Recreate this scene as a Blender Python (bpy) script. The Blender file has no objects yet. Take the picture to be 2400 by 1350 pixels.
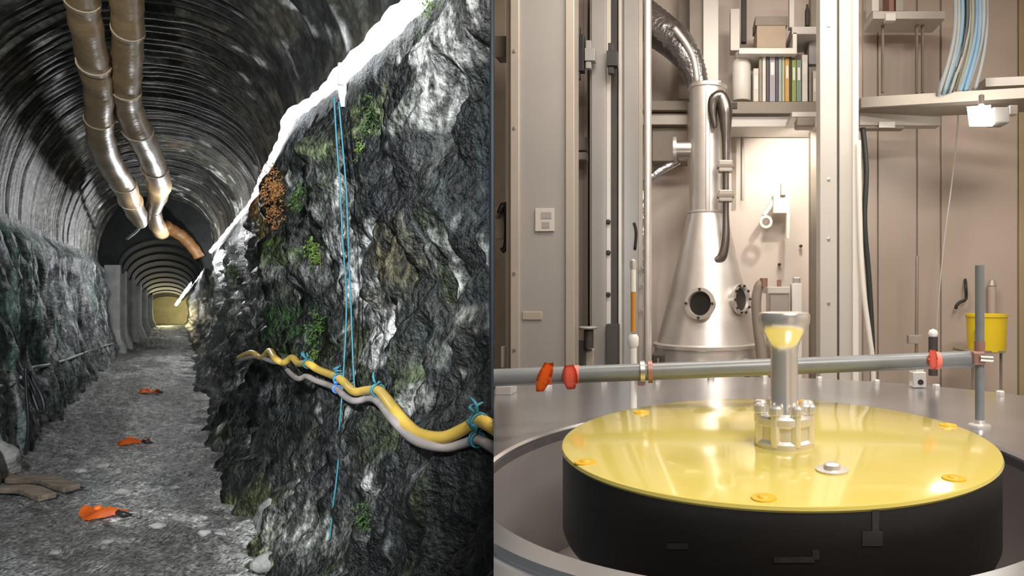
import bpy, bmesh, math, random
import numpy as np
from mathutils import Vector, Matrix

# ---------------------------------------------------------------- camera, world, light, exposure
scene = bpy.context.scene
COL = scene.collection
F, PP, H0, CZ = 1450.0, 1620.0, 680.0, 1.6      # focal length (px of a 2400 px frame), principal column, horizon row, eye height
cam_d = bpy.data.cameras.new('camera'); cam = bpy.data.objects.new('camera', cam_d); COL.objects.link(cam)
cam.location = (0, 0, CZ); cam.rotation_euler = (math.pi/2, 0, 0)
cam_d.sensor_width = 36.0; cam_d.lens = F/2400*36
cam_d.shift_x = -(PP-1200)/2400; cam_d.shift_y = (H0-675)/2400
cam_d.clip_start = 0.02; cam_d.clip_end = 200
scene.camera = cam
scene.view_settings.view_transform = 'Standard'; scene.view_settings.look = 'None'
scene.view_settings.gamma = 1.0; scene.view_settings.use_curve_mapping = False
scene.view_settings.exposure = 0.0
w = bpy.data.worlds.new('world'); scene.world = w; w.use_nodes = True
w.node_tree.nodes['Background'].inputs[0].default_value = (0.88, 0.92, 0.95, 1)
w.node_tree.nodes['Background'].inputs[1].default_value = 0.09

def area(name, loc, aim, size, energy, color, sy=None):
    l = bpy.data.lights.new(name, 'AREA'); l.energy = energy; l.color = color
    l.size = size
    if sy: l.shape = 'RECTANGLE'; l.size_y = sy
    o = bpy.data.objects.new(name, l); COL.objects.link(o); o.location = loc
    o.rotation_euler = (Vector(aim)-Vector(loc)).to_track_quat('-Z', 'Y').to_euler()
    return o
# added unseen area lights that brighten the laboratory from above
area('lab_fill_light', (0.2, 2.6, 4.0), (-0.1, 3.3, 0), 1.6, 62, (1.0, 0.90, 0.80), 0.5)
area('lab_fill_light', (2.0, 2.2, 4.0), (1.6, 2.6, 0), 1.6, 42, (1.0, 0.90, 0.80), 0.5)
area('lab_fill_light', (1.1, -0.3, 4.0), (0.9, 0.6, 0), 1.6, 125, (1.0, 0.93, 0.86), 0.5)
# added unseen spot behind the viewer, filling the tunnel with light
wl_ = bpy.data.lights.new('tunnel_fill_spot', 'SPOT'); wl_.energy = 1700; wl_.color = (.93, .97, 1.0); wl_.spot_size = math.radians(84); wl_.spot_blend = .75; wl_.shadow_soft_size = .08
wo_ = bpy.data.objects.new('tunnel_fill_spot', wl_); COL.objects.link(wo_); wo_.location = (-0.8, -0.7, 3.0)
wo_.rotation_euler = (Vector((-6.0, 6.6, 0.7))-wo_.location).to_track_quat('-Z', 'Y').to_euler()

# ---------------------------------------------------------------- helpers
rng = random.Random(7)
def px(x, y, Y): return Vector(((x-PP)/F*Y, Y, CZ+(H0-y)/F*Y))
K = (PP-1157)/F                                   # the partition runs along X = -K*Y
PN = Vector((1, K, 0)).normalized()

def tag(o, label=None, cat=None, group=None, kind=None):
    if label: o['label'] = label
    if cat: o['category'] = cat
    if group: o['group'] = group
    if kind: o['kind'] = kind
    return o
class Thing:
    def __init__(s, name, label, cat, loc, group=None):
        s.o = bpy.data.objects.new(name, None); COL.objects.link(s.o)
        s.o.empty_display_size = 0.1
        s.o.location = loc; s.L = Vector(loc); tag(s.o, label, cat, group)
    def part(s, name, bm, m, parent=None, smooth=False, label=None):
        o = link(name, bm, m, s.L, smooth); o.location = (0, 0, 0); o.parent = parent or s.o
        if label: o['label'] = label
        return o
def link(name, bm, m, L=None, smooth=False):
    if L is None:
        c = [v.co for v in bm.verts]
        L = Vector(((min(v.x for v in c)+max(v.x for v in c))/2, (min(v.y for v in c)+max(v.y for v in c))/2, min(v.z for v in c)))
    me = bpy.data.meshes.new(name)
    bmesh.ops.translate(bm, verts=bm.verts, vec=-Vector(L)); bm.to_mesh(me); bm.free()
    if smooth:
        me.polygons.foreach_set('use_smooth', [True]*len(me.polygons))
        if smooth == 'auto': me.set_sharp_from_angle(angle=math.radians(38))
    me.materials.append(m)
    o = bpy.data.objects.new(name, me); COL.objects.link(o); o.location = L
    return o
def solo(name, bm, m, label, cat, group=None, smooth=False):
    return tag(link(name, bm, m, None, smooth), label, cat, group)
def struct(name, bm, m, smooth=False, label=None):
    return tag(link(name, bm, m, (0, 0, 0), smooth), label, kind='structure')
def spart(name, bm, m, parent, smooth=False):
    o = link(name, bm, m, (0, 0, 0), smooth); o.parent = parent; return o

def box(bm, a, b, bev=0.0, rot=None):
    a, b = Vector(a), Vector(b); c = (a+b)/2; d = b-a
    r = bmesh.ops.create_cube(bm, size=1.0); vs = r['verts']
    bmesh.ops.scale(bm, verts=vs, vec=(abs(d.x), abs(d.y), abs(d.z)))
    if bev:
        es = list({e for v in vs for e in v.link_edges})
        q = bmesh.ops.bevel(bm, geom=es, offset=bev, segments=2, affect='EDGES', profile=0.5)
        vs = list({v for f in q['faces'] for v in f.verts} | {v for v in vs if v.is_valid})
    if rot: bmesh.ops.transform(bm, verts=vs, matrix=rot)
    bmesh.ops.translate(bm, verts=vs, vec=c)
    return vs
def pbox(x0, x1, y0, y1, Y, depth, bev=0.003, bm=None):
    """box whose front face at distance Y spans those columns and rows"""
    bm = bm or bmesh.new(); a = px(x0, y1, Y); b = px(x1, y0, Y); b.y = Y+depth
    box(bm, a, b, min(bev, abs(b.x-a.x)*.3, abs(b.z-a.z)*.3)); return bm
def tube(pts, rad, seg=12, bm=None, sm=6, cap=True, rfun=None):
    bm = bm or bmesh.new()
    pts = [Vector(p) for p in pts]; n = len(pts)
    rr = list(rad) if hasattr(rad, '__len__') else [rad]*n
    P, R = [], []
    if sm > 1 and n > 2:
        for i in range(n-1):
            p0, p1, p2, p3 = pts[max(i-1, 0)], pts[i], pts[i+1], pts[min(i+2, n-1)]
            for k in range(sm):
                t = k/sm
                P.append(0.5*((2*p1)+(p2-p0)*t+(2*p0-5*p1+4*p2-p3)*t*t+(3*p1-p0-3*p2+p3)*t**3)); R.append(rr[i]*(1-t)+rr[i+1]*t)
        P.append(pts[-1]); R.append(rr[-1])
    else: P, R = pts, rr
    if rfun: R = [r*rfun(i) for i, r in enumerate(R)]
    prev = None; up = None
    for i, p in enumerate(P):
        d = (P[min(i+1, len(P)-1)]-P[max(i-1, 0)]).normalized()
        if up is None: up = d.orthogonal().normalized()
        up = (up-d*up.dot(d)).normalized(); sd = d.cross(up)
        ring = [bm.verts.new(p+(up*math.cos(a)+sd*math.sin(a))*R[i]) for a in [2*math.pi*k/seg for k in range(seg)]]
        if prev:
            for k in range(seg): bm.faces.new((prev[k], prev[(k+1) % seg], ring[(k+1) % seg], ring[k]))
        elif cap: bm.faces.new(ring[::-1])
        prev = ring
    if cap: bm.faces.new(prev)
    return bm
def cyl(a, b, r, seg=20, r2=None, bm=None): return tube([a, b], [r, r if r2 is None else r2], seg, bm, 1)
def lathe(prof, c, seg=48, bm=None, axis=None):
    """prof: (radius, height) pairs turned about c"""
    bm = bm or bmesh.new(); prev = None; c = Vector(c); M = axis.to_track_quat('Z', 'Y').to_matrix() if axis else Matrix.Identity(3)
    for r, h in prof:
        if r < 1e-6: ring = [bm.verts.new(c+M@Vector((0, 0, h)))]
        else: ring = [bm.verts.new(c+M@Vector((r*math.cos(2*math.pi*k/seg), r*math.sin(2*math.pi*k/seg), h))) for k in range(seg)]
        if prev:
            for k in range(seg):
                q = [prev[k % len(prev)], prev[(k+1) % len(prev)], ring[(k+1) % len(ring)], ring[k % len(ring)]]
                u = []
                for v in q:
                    if v not in u: u.append(v)
                if len(u) > 2: bm.faces.new(u)
        prev = ring
    return bm
def clip(bm, keep_lab=True, fill=False):
    """cut at the partition plane"""
    g = bm.verts[:]+bm.edges[:]+bm.faces[:]
    r = bmesh.ops.bisect_plane(bm, geom=g, dist=1e-5, plane_co=(0, 0, 0), plane_no=PN if keep_lab else -PN, clear_inner=True)
    if fill:
        es = [e for e in r['geom_cut'] if isinstance(e, bmesh.types.BMEdge)]
        if es: bmesh.ops.holes_fill(bm, edges=es, sides=0)
    return bm

def mat(name, c1, c2=None, rough=.5, metal=0., scale=6., bump=0., bscale=40., emit=None, est=0., detail=6., aniso=None, spec=None, coat=0.):
    m = bpy.data.materials.new(name); m.use_nodes = True; n = m.node_tree.nodes; l = m.node_tree.links
    b = n['Principled BSDF']; b.inputs['Roughness'].default_value = rough; b.inputs['Metallic'].default_value = metal
    if spec is not None: b.inputs['Specular IOR Level'].default_value = spec
    b.inputs['Coat Weight'].default_value = coat; b.inputs['Coat Roughness'].default_value = .06
    tc = n.new('ShaderNodeTexCoord'); mp = n.new('ShaderNodeMapping'); l.new(tc.outputs['Object'], mp.inputs[0])
    if aniso: mp.inputs['Scale'].default_value = aniso
    nz = n.new('ShaderNodeTexNoise'); nz.inputs['Scale'].default_value = scale; nz.inputs['Detail'].default_value = detail; l.new(mp.outputs[0], nz.inputs[0])
    mx = n.new('ShaderNodeMix'); mx.data_type = 'RGBA'; mx.inputs[6].default_value = (*c1, 1); mx.inputs[7].default_value = (*(c2 or [x*.82 for x in c1]), 1)
    rp = n.new('ShaderNodeValToRGB'); rp.color_ramp.elements[0].position = .35; rp.color_ramp.elements[1].position = .65
    l.new(nz.outputs[0], rp.inputs[0]); l.new(rp.outputs[0], mx.inputs[0]); l.new(mx.outputs[2], b.inputs['Base Color'])
    if bump:
        n2 = n.new('ShaderNodeTexNoise'); n2.inputs['Scale'].default_value = bscale; n2.inputs['Detail'].default_value = 5; l.new(mp.outputs[0], n2.inputs[0])
        bp = n.new('ShaderNodeBump'); bp.inputs['Strength'].default_value = bump; bp.inputs['Distance'].default_value = .02
        l.new(n2.outputs[0], bp.inputs['Height']); l.new(bp.outputs[0], b.inputs['Normal'])
    if emit: b.inputs['Emission Color'].default_value = (*emit, 1); b.inputs['Emission Strength'].default_value = est
    return m
def vmat(name, rough=.6, bump=.5, bscale=60., fine=.35, spec=.5, speck=0., sscale=12., sz=.4):
    """natural rock / ground: colour from the mesh's own stain attribute, mottled by noise"""
    m = bpy.data.materials.new(name); m.use_nodes = True; n = m.node_tree.nodes; l = m.node_tree.links
    b = n['Principled BSDF']; b.inputs['Roughness'].default_value = rough; b.inputs['Specular IOR Level'].default_value = spec
    at = n.new('ShaderNodeAttribute'); at.attribute_name = 'stain_and_shade'
    tc = n.new('ShaderNodeTexCoord')
    nz = n.new('ShaderNodeTexNoise'); nz.inputs['Scale'].default_value = bscale*.6; nz.inputs['Detail'].default_value = 8; l.new(tc.outputs['Object'], nz.inputs[0])
    rp = n.new('ShaderNodeValToRGB'); rp.color_ramp.elements[0].position = .33; rp.color_ramp.elements[1].position = .68
    rp.color_ramp.elements[0].color = (1-fine*1.6,)*3+(1,); rp.color_ramp.elements[1].color = (1+fine*1.6,)*3+(1,)
    l.new(nz.outputs[0], rp.inputs[0])
    mx = n.new('ShaderNodeMix'); mx.data_type = 'RGBA'; mx.blend_type = 'MULTIPLY'; mx.inputs[0].default_value = 1
    l.new(at.outputs['Color'], mx.inputs[6]); l.new(rp.outputs[0], mx.inputs[7]); l.new(mx.outputs[2], b.inputs['Base Color'])
    if speck:
        mp = n.new('ShaderNodeMapping'); mp.inputs['Scale'].default_value = (1, 1, sz); l.new(tc.outputs['Object'], mp.inputs[0])
        n3 = n.new('ShaderNodeTexNoise'); n3.inputs['Scale'].default_value = sscale; n3.inputs['Detail'].default_value = 9; n3.inputs['Roughness'].default_value = .68; n3.inputs['Distortion'].default_value = .6; l.new(mp.outputs[0], n3.inputs[0])
        r3 = n.new('ShaderNodeValToRGB'); r3.color_ramp.elements[0].position = .44; r3.color_ramp.elements[1].position = .66
        r3.color_ramp.elements[0].color = (1-speck,)*3+(1,); r3.color_ramp.elements[1].color = (1+2.6*speck,)*3+(1,); l.new(n3.outputs[0], r3.inputs[0])
        m3 = n.new('ShaderNodeMix'); m3.data_type = 'RGBA'; m3.blend_type = 'MULTIPLY'; m3.inputs[0].default_value = 1
        l.new(mx.outputs[2], m3.inputs[6]); l.new(r3.outputs[0], m3.inputs[7]); l.new(m3.outputs[2], b.inputs['Base Color'])
    n2 = n.new('ShaderNodeTexNoise'); n2.inputs['Scale'].default_value = bscale; n2.inputs['Detail'].default_value = 7; l.new(tc.outputs['Object'], n2.inputs[0])
    bp = n.new('ShaderNodeBump'); bp.inputs['Strength'].default_value = bump; bp.inputs['Distance'].default_value = .03
    l.new(n2.outputs[0], bp.inputs['Height']); l.new(bp.outputs[0], b.inputs['Normal'])
    return m

# numpy gradient noise
_r = np.random.RandomState(11); _pm = _r.permutation(512); _pm = np.r_[_pm, _pm, _pm]; _g = _r.normal(size=(512, 3)); _g /= np.linalg.norm(_g, axis=1)[:, None]
def pn(x, y, z):
    x, y, z = np.broadcast_arrays(np.asarray(x, float), y, z)
    xi, yi, zi = np.floor(x).astype(int), np.floor(y).astype(int), np.floor(z).astype(int)
    fx, fy, fz = x-xi, y-yi, z-zi
    s = lambda t: t*t*t*(t*(t*6-15)+10)
    u, v, ww = s(fx), s(fy), s(fz); out = 0
    for i in (0, 1):
        for j in (0, 1):
            for k in (0, 1):
                h = _pm[_pm[_pm[(xi+i) % 512]+(yi+j) % 512]+(zi+k) % 512] % 512
                d = _g[h, 0]*(fx-i)+_g[h, 1]*(fy-j)+_g[h, 2]*(fz-k)
                out = out+d*(u if i else 1-u)*(v if j else 1-v)*(ww if k else 1-ww)
    return out*1.5
def fbm(x, y, z, o=4):
    r = 0; a = 1.
    for i in range(o): r = r+a*pn(x*2**i+7.3*i, y*2**i+1.7*i, z*2**i+3.1*i); a *= .5
    return r
def ridge(x, y, z, o=3):
    r = 0; a = 1.
    for i in range(o): r = r+a*(1-2.2*np.abs(pn(x*2**i+3.3*i, y*2**i+9.1*i, z*2**i+5.7*i))); a *= .5
    return r/1.6
def sstep(a, b, x): t = np.clip((np.asarray(x, float)-a)/(b-a), 0, 1); return t*t*(3-2*t)
def gridmesh(V, C, flip=False):
    """V: rows x cols x 3; C: colours"""
    nr, nc = V.shape[:2]; idx = np.arange(nr*nc).reshape(nr, nc)
    q = np.stack([idx[:-1, :-1], idx[:-1, 1:], idx[1:, 1:], idx[1:, :-1]], -1).reshape(-1, 4)
    if flip: q = q[:, ::-1]
    me = bpy.data.meshes.new('g'); me.from_pydata(V.reshape(-1, 3).tolist(), [], q.tolist())
    if C is not None:
        a = me.attributes.new('stain_and_shade', 'FLOAT_COLOR', 'POINT')
        a.data.foreach_set('color', np.c_[np.clip(C.reshape(-1, 3), 0, 1), np.ones(nr*nc)].astype(np.float32).ravel())
    bm = bmesh.new(); bm.from_mesh(me); bpy.data.meshes.remove(me); return bm
def mixc(C, col, wgt): return C*(1-wgt[..., None])+np.array(col)*wgt[..., None]

# ---------------------------------------------------------------- materials
M = {}
M['rock'] = vmat('rock_wet', .40, 1.0, 45, .45, speck=.72)
M['rockL'] = vmat('rock_left', .55, .9, 30, .35, speck=.6, sscale=7, sz=.35)
M['ground'] = vmat('gravel_ground', .6, 1.0, 75, .5, speck=.28, sscale=9, sz=1)
M['liner'] = vmat('liner_sheet', .5, .25, 30, .2, speck=.4, sscale=5, sz=1)
M['concrete'] = mat('pale_concrete', (.62, .62, .59), (.44, .45, .43), .8, 0, 3, .5, 20)
M['dkconcrete'] = mat('dark_concrete', (.034, .036, .036), (.022, .024, .025), .6, 0, 3, .5, 15)
M['khaki'] = mat('khaki_plaster', (.66, .62, .40), (.54, .50, .30), .8, 0, 3)
M['duct'] = mat('tan_duct_skin', (.40, .27, .135), (.26, .175, .09), .38, 0, 2.5, .25, 14, detail=4)
M['ductband'] = mat('duct_band', (.46, .38, .26), (.36, .28, .18), .3)
M['rust'] = mat('orange_rust_duct', (.26, .12, .035), (.17, .08, .03), .5, 0, 8)
M['glow'] = mat('glowing_white_hose', (.9, .9, .88), (.85, .86, .88), .35, 0, 4, emit=(.93, .96, 1.0), est=4.5)
M['whitepl'] = mat('white_plastic', (.78, .77, .74), (.70, .69, .66), .4)
M['blue'] = mat('teal_rope', (.04, .20, .26), (.03, .15, .2), .5, 0, 60)
M['blue2'] = mat('blue_tie', (.10, .26, .62), (.08, .2, .5), .45, 0, 60)
M['yellowhose'] = mat('yellow_hose', (.66, .45, .09), (.58, .39, .07), .35, 0, 10)
M['greyhose'] = mat('grey_hose', (.36, .32, .30), (.28, .25, .24), .5, 0, 12)
M['blackcable'] = mat('black_cable', (.02, .02, .025), (.03, .03, .035), .4)
M['palecable'] = mat('pale_cable', (.30, .33, .34), (.2, .22, .23), .5)
M['orangetape'] = mat('orange_tape', (.95, .23, .03), (.90, .18, .025), .45, 0, 25)
M['coral'] = mat('coral_tape', (.97, .25, .17), (.92, .2, .13), .45, 0, 25)
M['moss'] = mat('green_moss', (.06, .12, .025), (.03, .07, .015), .7, 0, 30)
M['lime'] = mat('lime_fern', (.17, .26, .05), (.09, .16, .03), .6, 0, 30)
M['orangemoss'] = mat('orange_growth', (.50, .21, .07), (.34, .19, .07), .7, 0, 25)
M['stone'] = mat('loose_stone', (.34, .34, .32), (.16, .16, .155), .75, 0, 12, .8, 35)
M['palestone'] = mat('pale_stone', (.50, .49, .46), (.30, .29, .27), .7, 0, 12, .6, 35)
M['timber'] = mat('weathered_timber', (.26, .20, .145), (.12, .10, .075), .8, 0, 4, .5, 18, aniso=(1, 6, 6))

M['wall'] = mat('beige_wall', (.74, .65, .58), (.70, .61, .54), .55, 0, 1.2)
M['panel'] = mat('taupe_panel', (.50, .42, .36), (.47, .39, .33), .42, 0, .8)
M['olive'] = mat('olive_panel', (.40, .31, .19), (.36, .28, .17), .45, 0, 1)
M['greypaint'] = mat('grey_steel_paint', (.36, .345, .325), (.325, .315, .30), .42, .15, 1.5)
M['greyedge'] = mat('grey_edge_paint', (.44, .395, .34), (.40, .36, .31), .38, .2, 2)
M['palepaint'] = mat('pale_column_paint', (.58, .55, .50), (.52, .495, .45), .4, .1, 1.5)
M['brown'] = mat('brown_beam', (.27, .23, .185), (.24, .2, .16), .5)
M['dark'] = mat('dark_gap', (.05, .042, .035), (.04, .034, .03), .6)
M['black'] = mat('black_plastic', (.014, .013, .012), (.02, .018, .016), .45)
M['steel'] = mat('stainless_steel', (.86, .82, .78), (.77, .73, .69), .38, .72, 6, .06, 8)
M['polish'] = mat('polished_steel', (.95, .93, .89), (.90, .88, .84), .22, .8, 4)
M['satin'] = mat('satin_steel', (.68, .64, .59), (.60, .56, .52), .36, 1, 5)
M['deck'] = mat('brushed_aluminium', (.74, .76, .80), (.58, .60, .64), .25, .95, 2.2, .05, 6)
M['well'] = mat('well_steel', (.38, .35, .34), (.28, .26, .255), .35, .3, 2)
M['lidy'] = mat('yellow_lacquer', (.66, .55, .13), (.64, .53, .125), .14, 0, 2, coat=.6, spec=.8)
M['lidk'] = mat('black_lid_side', (.011, .010, .009), (.014, .012, .011), .42, 0, 5, .05, 30)
M['amber'] = mat('amber_bolt', (.70, .42, .02), (.64, .36, .02), .4)
M['rail'] = mat('grey_rail', (.22, .235, .24), (.19, .2, .205), .36, .05, 12)
M['copper'] = mat('red_brown_clamp', (.36, .20, .16), (.28, .15, .12), .45, .3)
M['ambertube'] = mat('amber_tube', (.60, .27, .05), (.52, .22, .04), .3)
M['darksteel'] = mat('dark_steel', (.34, .31, .29), (.26, .24, .22), .3, 1, 6)
M['foil'] = mat('crinkled_foil', (.58, .60, .64), (.40, .40, .42), .28, 1, 10, .7, 22)
M['bucket'] = mat('yellow_bucket', (.80, .60, .02), (.74, .54, .02), .35)
M['white'] = mat('white_enamel', (.80, .77, .71), (.76, .73, .67), .4)
M['greyplate'] = mat('grey_plate', (.34, .33, .31), (.28, .27, .26), .5)
M['card'] = mat('tan_cardboard', (.52, .41, .31), (.46, .36, .27), .7, 0, 6)
M['lampon'] = mat('lamp_lens', (1, 1, 1), (1, 1, 1), .3, emit=(1, .97, .9), est=14)
M['cableb'] = mat('blue_cable', (.17, .29, .40), (.14, .25, .35), .45)
M['cableg'] = mat('grey_cable', (.29, .31, .31), (.25, .27, .27), .45)
M['cablek'] = mat('dark_cable_and_shadow', (.035, .045, .04), (.05, .055, .05), .45)
M['cableo'] = mat('olive_cable', (.22, .22, .16), (.18, .18, .13), .45)
def plain(n, c, r=.5): M[n] = mat(n, c, None, r); return M[n]

# ================================================================ THE TUNNEL (left of the partition)
VX, VY = 405.0, 690.0
KT = (PP-VX)/F; SL = (VY-H0)/F
def tw(u, Y, z): return np.stack(np.broadcast_arrays(-KT*Y+u, Y, CZ+z-SL*Y), -1)      # u across, Y along, z above the eye
def tp(u, Y, z): return Vector(tw(np.float64(u), np.float64(Y), np.float64(z)))
def tu(x, Y): return (x-VX)/F*Y
def tz(y, Y): return (VY-y)/F*Y
TY = np.array([1.2, 2.0, 2.4, 2.94, 4.06, 4.9, 6.5, 9.2, 12.6, 18.6, 26., 34.])
TU = np.array([1.25, 1.25, 1.24, 1.206, 1.11, .97, 1.06, 1.22, 1.15, .98, .92, .70])
TZ = np.array([1.4, 1.4, 1.4, 1.4, 1.4, 1.4, 1.4, 1.4, 1.3, 1.0, .45, -.45])
def rock_u(Y, z, full=True):
    Y = np.asarray(Y, float); z = np.asarray(z, float)
    ut = np.interp(Y, TY, TU); zt = np.interp(Y, TY, TZ)
    h = np.clip((z+1.6)/(zt+1.6), 0, 1.05)
    base = .80+(ut-.80)*sstep(-.05, .55, h)+.10*np.sin(h*math.pi)
    base = base-.16*sstep(.16, 0, h)
    t = Y*1.3
    wx = .12*pn(t*1.7, 0*z+3.3, z*1.3); t = t+wx
    dis = .15*ridge(t*.55+3, 0*z+1.1, z*.42, 2)+.09*fbm(t*1.5, 0*z+5.5, z*.7+2, 2)+.06*np.tanh(5*pn(t*1.9, 0*z+6.2, z*.75))
    if full: dis = dis+.13*ridge(t*3.0, 0*z+2.5, z*1.25+4, 3)+.05*np.tanh(6*pn(t*5.2, 0*z+1.2, z*2.4))+.028*np.tanh(7*pn(t*12, 0*z+9.2, z*4.5))+.03*ridge(t*9, 0*z+4.2, z*3.5, 2)+.022*fbm(t*16, 0*z+8.5, z*9, 3)
    env = sstep(1.0, .84, h)*np.interp(Y, [0, 13, 18, 40], [1, .9, .4, .25])
    return base-dis*env
def rock_hit(x, y, off=.04, full=False):
    Ys = np.concatenate([np.linspace(1.6, 8, 1100), np.linspace(8.02, 30, 500)]); u = tu(x, Ys); z = tz(y, Ys)
    k = np.nonzero(u > rock_u(Ys, z, full)-off)[0]
    Y = Ys[k[0]] if len(k) else 30.
    return tp(tu(x, Y), Y, tz(y, Y)), Y
def leftu(Y, z, full=True):
    Y = np.asarray(Y, float); z = np.asarray(z, float); h = np.clip((z+1.6)/2.5, 0, 1)
    b = -1.62-.36*h; b = b+.07*sstep(-.7, -1.3, z)
    t = Y*1.3
    d = .12*ridge(t*.7+9, 0*z+4.1, z*.5, 2)+.09*fbm(t*1.8, 0*z, z*.8, 2)
    if full: d = d+.085*ridge(t*3.3, 0*z+2.2, z*1.0, 3)+.03*np.tanh(5*pn(t*5, 0*z, z*2))+.015*fbm(t*9, 0*z, z*6, 3)
    return b+d*sstep(1.0, .9, h)
def left_hit(x, y, off=.05):
    Ys = np.linspace(3, 16.4, 2500); u = tu(x, Ys); z = tz(y, Ys)
    k = np.nonzero(u < leftu(Ys, z, False)+off)[0]; Y = Ys[k[0]] if len(k) else 16.
    return tp(tu(x, Y), Y, tz(y, Y)), Y

# right-hand rock face
q = np.linspace(1/1.25, 1/33., 540); Yc = (1/q)[None, :]; hr = np.linspace(0, 1, 330)[:, None]
zt = np.interp(Yc, TY, TZ); Z = -1.72+(zt+.04+1.72)*hr; YY = Yc+0*Z
U = rock_u(YY, Z); V = tw(U, YY, Z)
t = YY*1.3
C = np.zeros(V.shape)+np.array([.030, .035, .033])
n1 = fbm(t*1.3, 0*Z+20, Z*.8, 4); C = mixc(C, (.09, .095, .085), sstep(.05, .55, n1))
n2 = fbm(t*2.6+8, 0*Z+31, Z*1.1, 4); C = mixc(C, (.040, .055, .020), .8*sstep(.15, .5, n2))
n3 = fbm(t*9+2, 0*Z+41, Z*2.6, 4)+.25*n1; C = mixc(C, (.40, .41, .385), .9*sstep(.36, .58, n3))
n4 = fbm(t*9, 0*Z+51, Z*4, 3); C = mixc(C, (.016, .02, .022), .8*sstep(.1, .4, n4))
def blob(C, x, y, rx, ry, col, amt, sc=4.):
    Y0 = 1450*1.12/(x-VX); z0 = tz(y, Y0); rY = rx/1450*Y0*Y0/1.12; rz = ry/1450*Y0
    d = np.sqrt(((YY-Y0)/rY)**2+((Z-z0)/rz)**2)+.75*fbm(YY*sc*1.6, 0*Z+x, Z*sc, 4)
    return mixc(C, col, amt*sstep(1.1, .55, d))
pale = (.52, .52, .49)
for a in [(1075, 110, 70, 130, pale, .75), (1120, 60, 60, 90, pale, .8), (1000, 260, 40, 60, (.3, .31, .28), .6), (845, 640, 48, 110, (.44, .45, .44), .9), (885, 780, 45, 80, (.50, .50, .48), .9),
          (1080, 760, 50, 50, (.3, .3, .26), .6), (920, 600, 55, 130, (.085, .075, .04), .85), (640, 450, 40, 70, (.52, .24, .08), .95), (650, 520, 30, 40, (.30, .24, .07), .7),
          (860, 290, 45, 60, (.20, .24, .12), .7), (740, 590, 40, 40, (.12, .20, .04), .8), (750, 780, 40, 70, (.03, .08, .02), .8), (960, 420, 60, 150, (.016, .018, .02), .9), (1090, 460, 40, 220, (.022, .028, .03), .8),
          (800, 1240, 60, 90, (.12, .14, .05), .7), (870, 1220, 50, 90, (.26, .27, .24), .7), (990, 1180, 50, 60, (.3, .3, .28), .6), (690, 1170, 60, 120, (.22, .22, .2), .8), (1050, 1250, 90, 160, (.016, .018, .02), .85),
          (870, 1080, 60, 90, (.018, .02, .024), .8), (690, 950, 40, 120, (.02, .022, .025), .8), (1010, 930, 30, 50, (.3, .3, .28), .6), (735, 920, 25, 60, (.16, .16, .16), .6), (820, 500, 30, 60, (.3, .31, .29), .7), (700, 640, 40, 60, (.2, .21, .17), .6), (600, 700, 40, 90, (.2, .21, .2), .6), (780, 420, 40, 50, (.24, .26, .25), .6), (720, 350, 40, 80, (.14, .16, .17), .6)]:
    C = blob(C, *a)
C *= np.interp(YY, [0, 5, 9, 16, 24], [.58, .7, 1.0, 1.5, 1.8])[..., None]  # near rock darkened, far rock brightened in the colour to balance the lamps
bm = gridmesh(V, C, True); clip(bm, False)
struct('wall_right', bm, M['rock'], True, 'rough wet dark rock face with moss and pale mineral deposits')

# left-hand rock face
q = np.linspace(1/4.6, 1/16.5, 230); Yc = (1/q)[None, :]; Z = np.linspace(-1.72, .96, 170)[:, None]; YY = Yc+0*Z; Z = Z+0*YY
V = tw(leftu(YY, Z), YY, Z); t = YY*1.3
n_l = fbm(t*1.5, 0*Z+77, Z*1.2, 3)
C = np.zeros(V.shape)+np.array([.17, .185, .19])
C = mixc(C, (.035, .04, .044), sstep(.1, .5, fbm(t*1.6, 0*Z, Z*.6, 4)))
C = mixc(C, (.08, .15, .12), .8*sstep(.0, .4, fbm(t*1.2+4, 0*Z+9, Z*.7, 3)+.55*sstep(10, 7, YY)-.15))
C = mixc(C, (.46, .47, .46), .85*sstep(.25, .55, fbm(t*4, 0*Z+7, Z*1.1, 4)+.25*sstep(10, 16, YY)))
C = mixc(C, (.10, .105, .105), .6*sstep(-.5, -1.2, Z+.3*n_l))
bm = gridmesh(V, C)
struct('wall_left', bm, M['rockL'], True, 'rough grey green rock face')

# gravel floor
q = np.linspace(1/3.0, 1/34., 420); Yc = (1/q)[None, :]; Uf = np.linspace(-2.1, 1.35, 260)[:, None]; YY = Yc+0*Uf; UU = Uf+0*YY
Zf = -1.6+.030*fbm(UU*1.2, YY*.8, 0*UU+3, 3)+.030*ridge(UU*2.2, YY*3.0, 0*UU+8, 2)+.018*fbm(UU*9, YY*9, 0*UU, 3)+.06*sstep(-1.25, -1.7, UU)+.07*sstep(.55, .95, UU)
def floor_z(u, Y): return float(-1.6+.030*fbm(np.float64(u*1.2), Y*.8, 3., 3)+.030*ridge(np.float64(u*2.2), Y*3.0, 8., 2)+.018*fbm(np.float64(u*9), Y*9, 0., 3)+.06*sstep(-1.25, -1.7, u)+.07*sstep(.55, .95, u))
V = tw(UU, YY, Zf)
C = np.zeros(V.shape)+np.array([.46, .46, .44])
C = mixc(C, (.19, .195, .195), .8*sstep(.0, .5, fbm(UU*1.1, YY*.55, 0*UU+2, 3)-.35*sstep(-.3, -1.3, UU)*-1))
C = mixc(C, (.72, .71, .67), .75*sstep(.2, .6, fbm(UU*2.4, YY*1.9, 0*UU+12, 4)+.25*sstep(-.2, .7, UU)))  # gravel painted brighter towards the lit right side
C = mixc(C, (.05, .05, .05), .8*sstep(.45, .6, ridge(UU*.9, YY*2.4, 0*UU+22, 2)*sstep(-.2, .4, UU)))  # shadow streaks painted across the right of the floor
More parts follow.
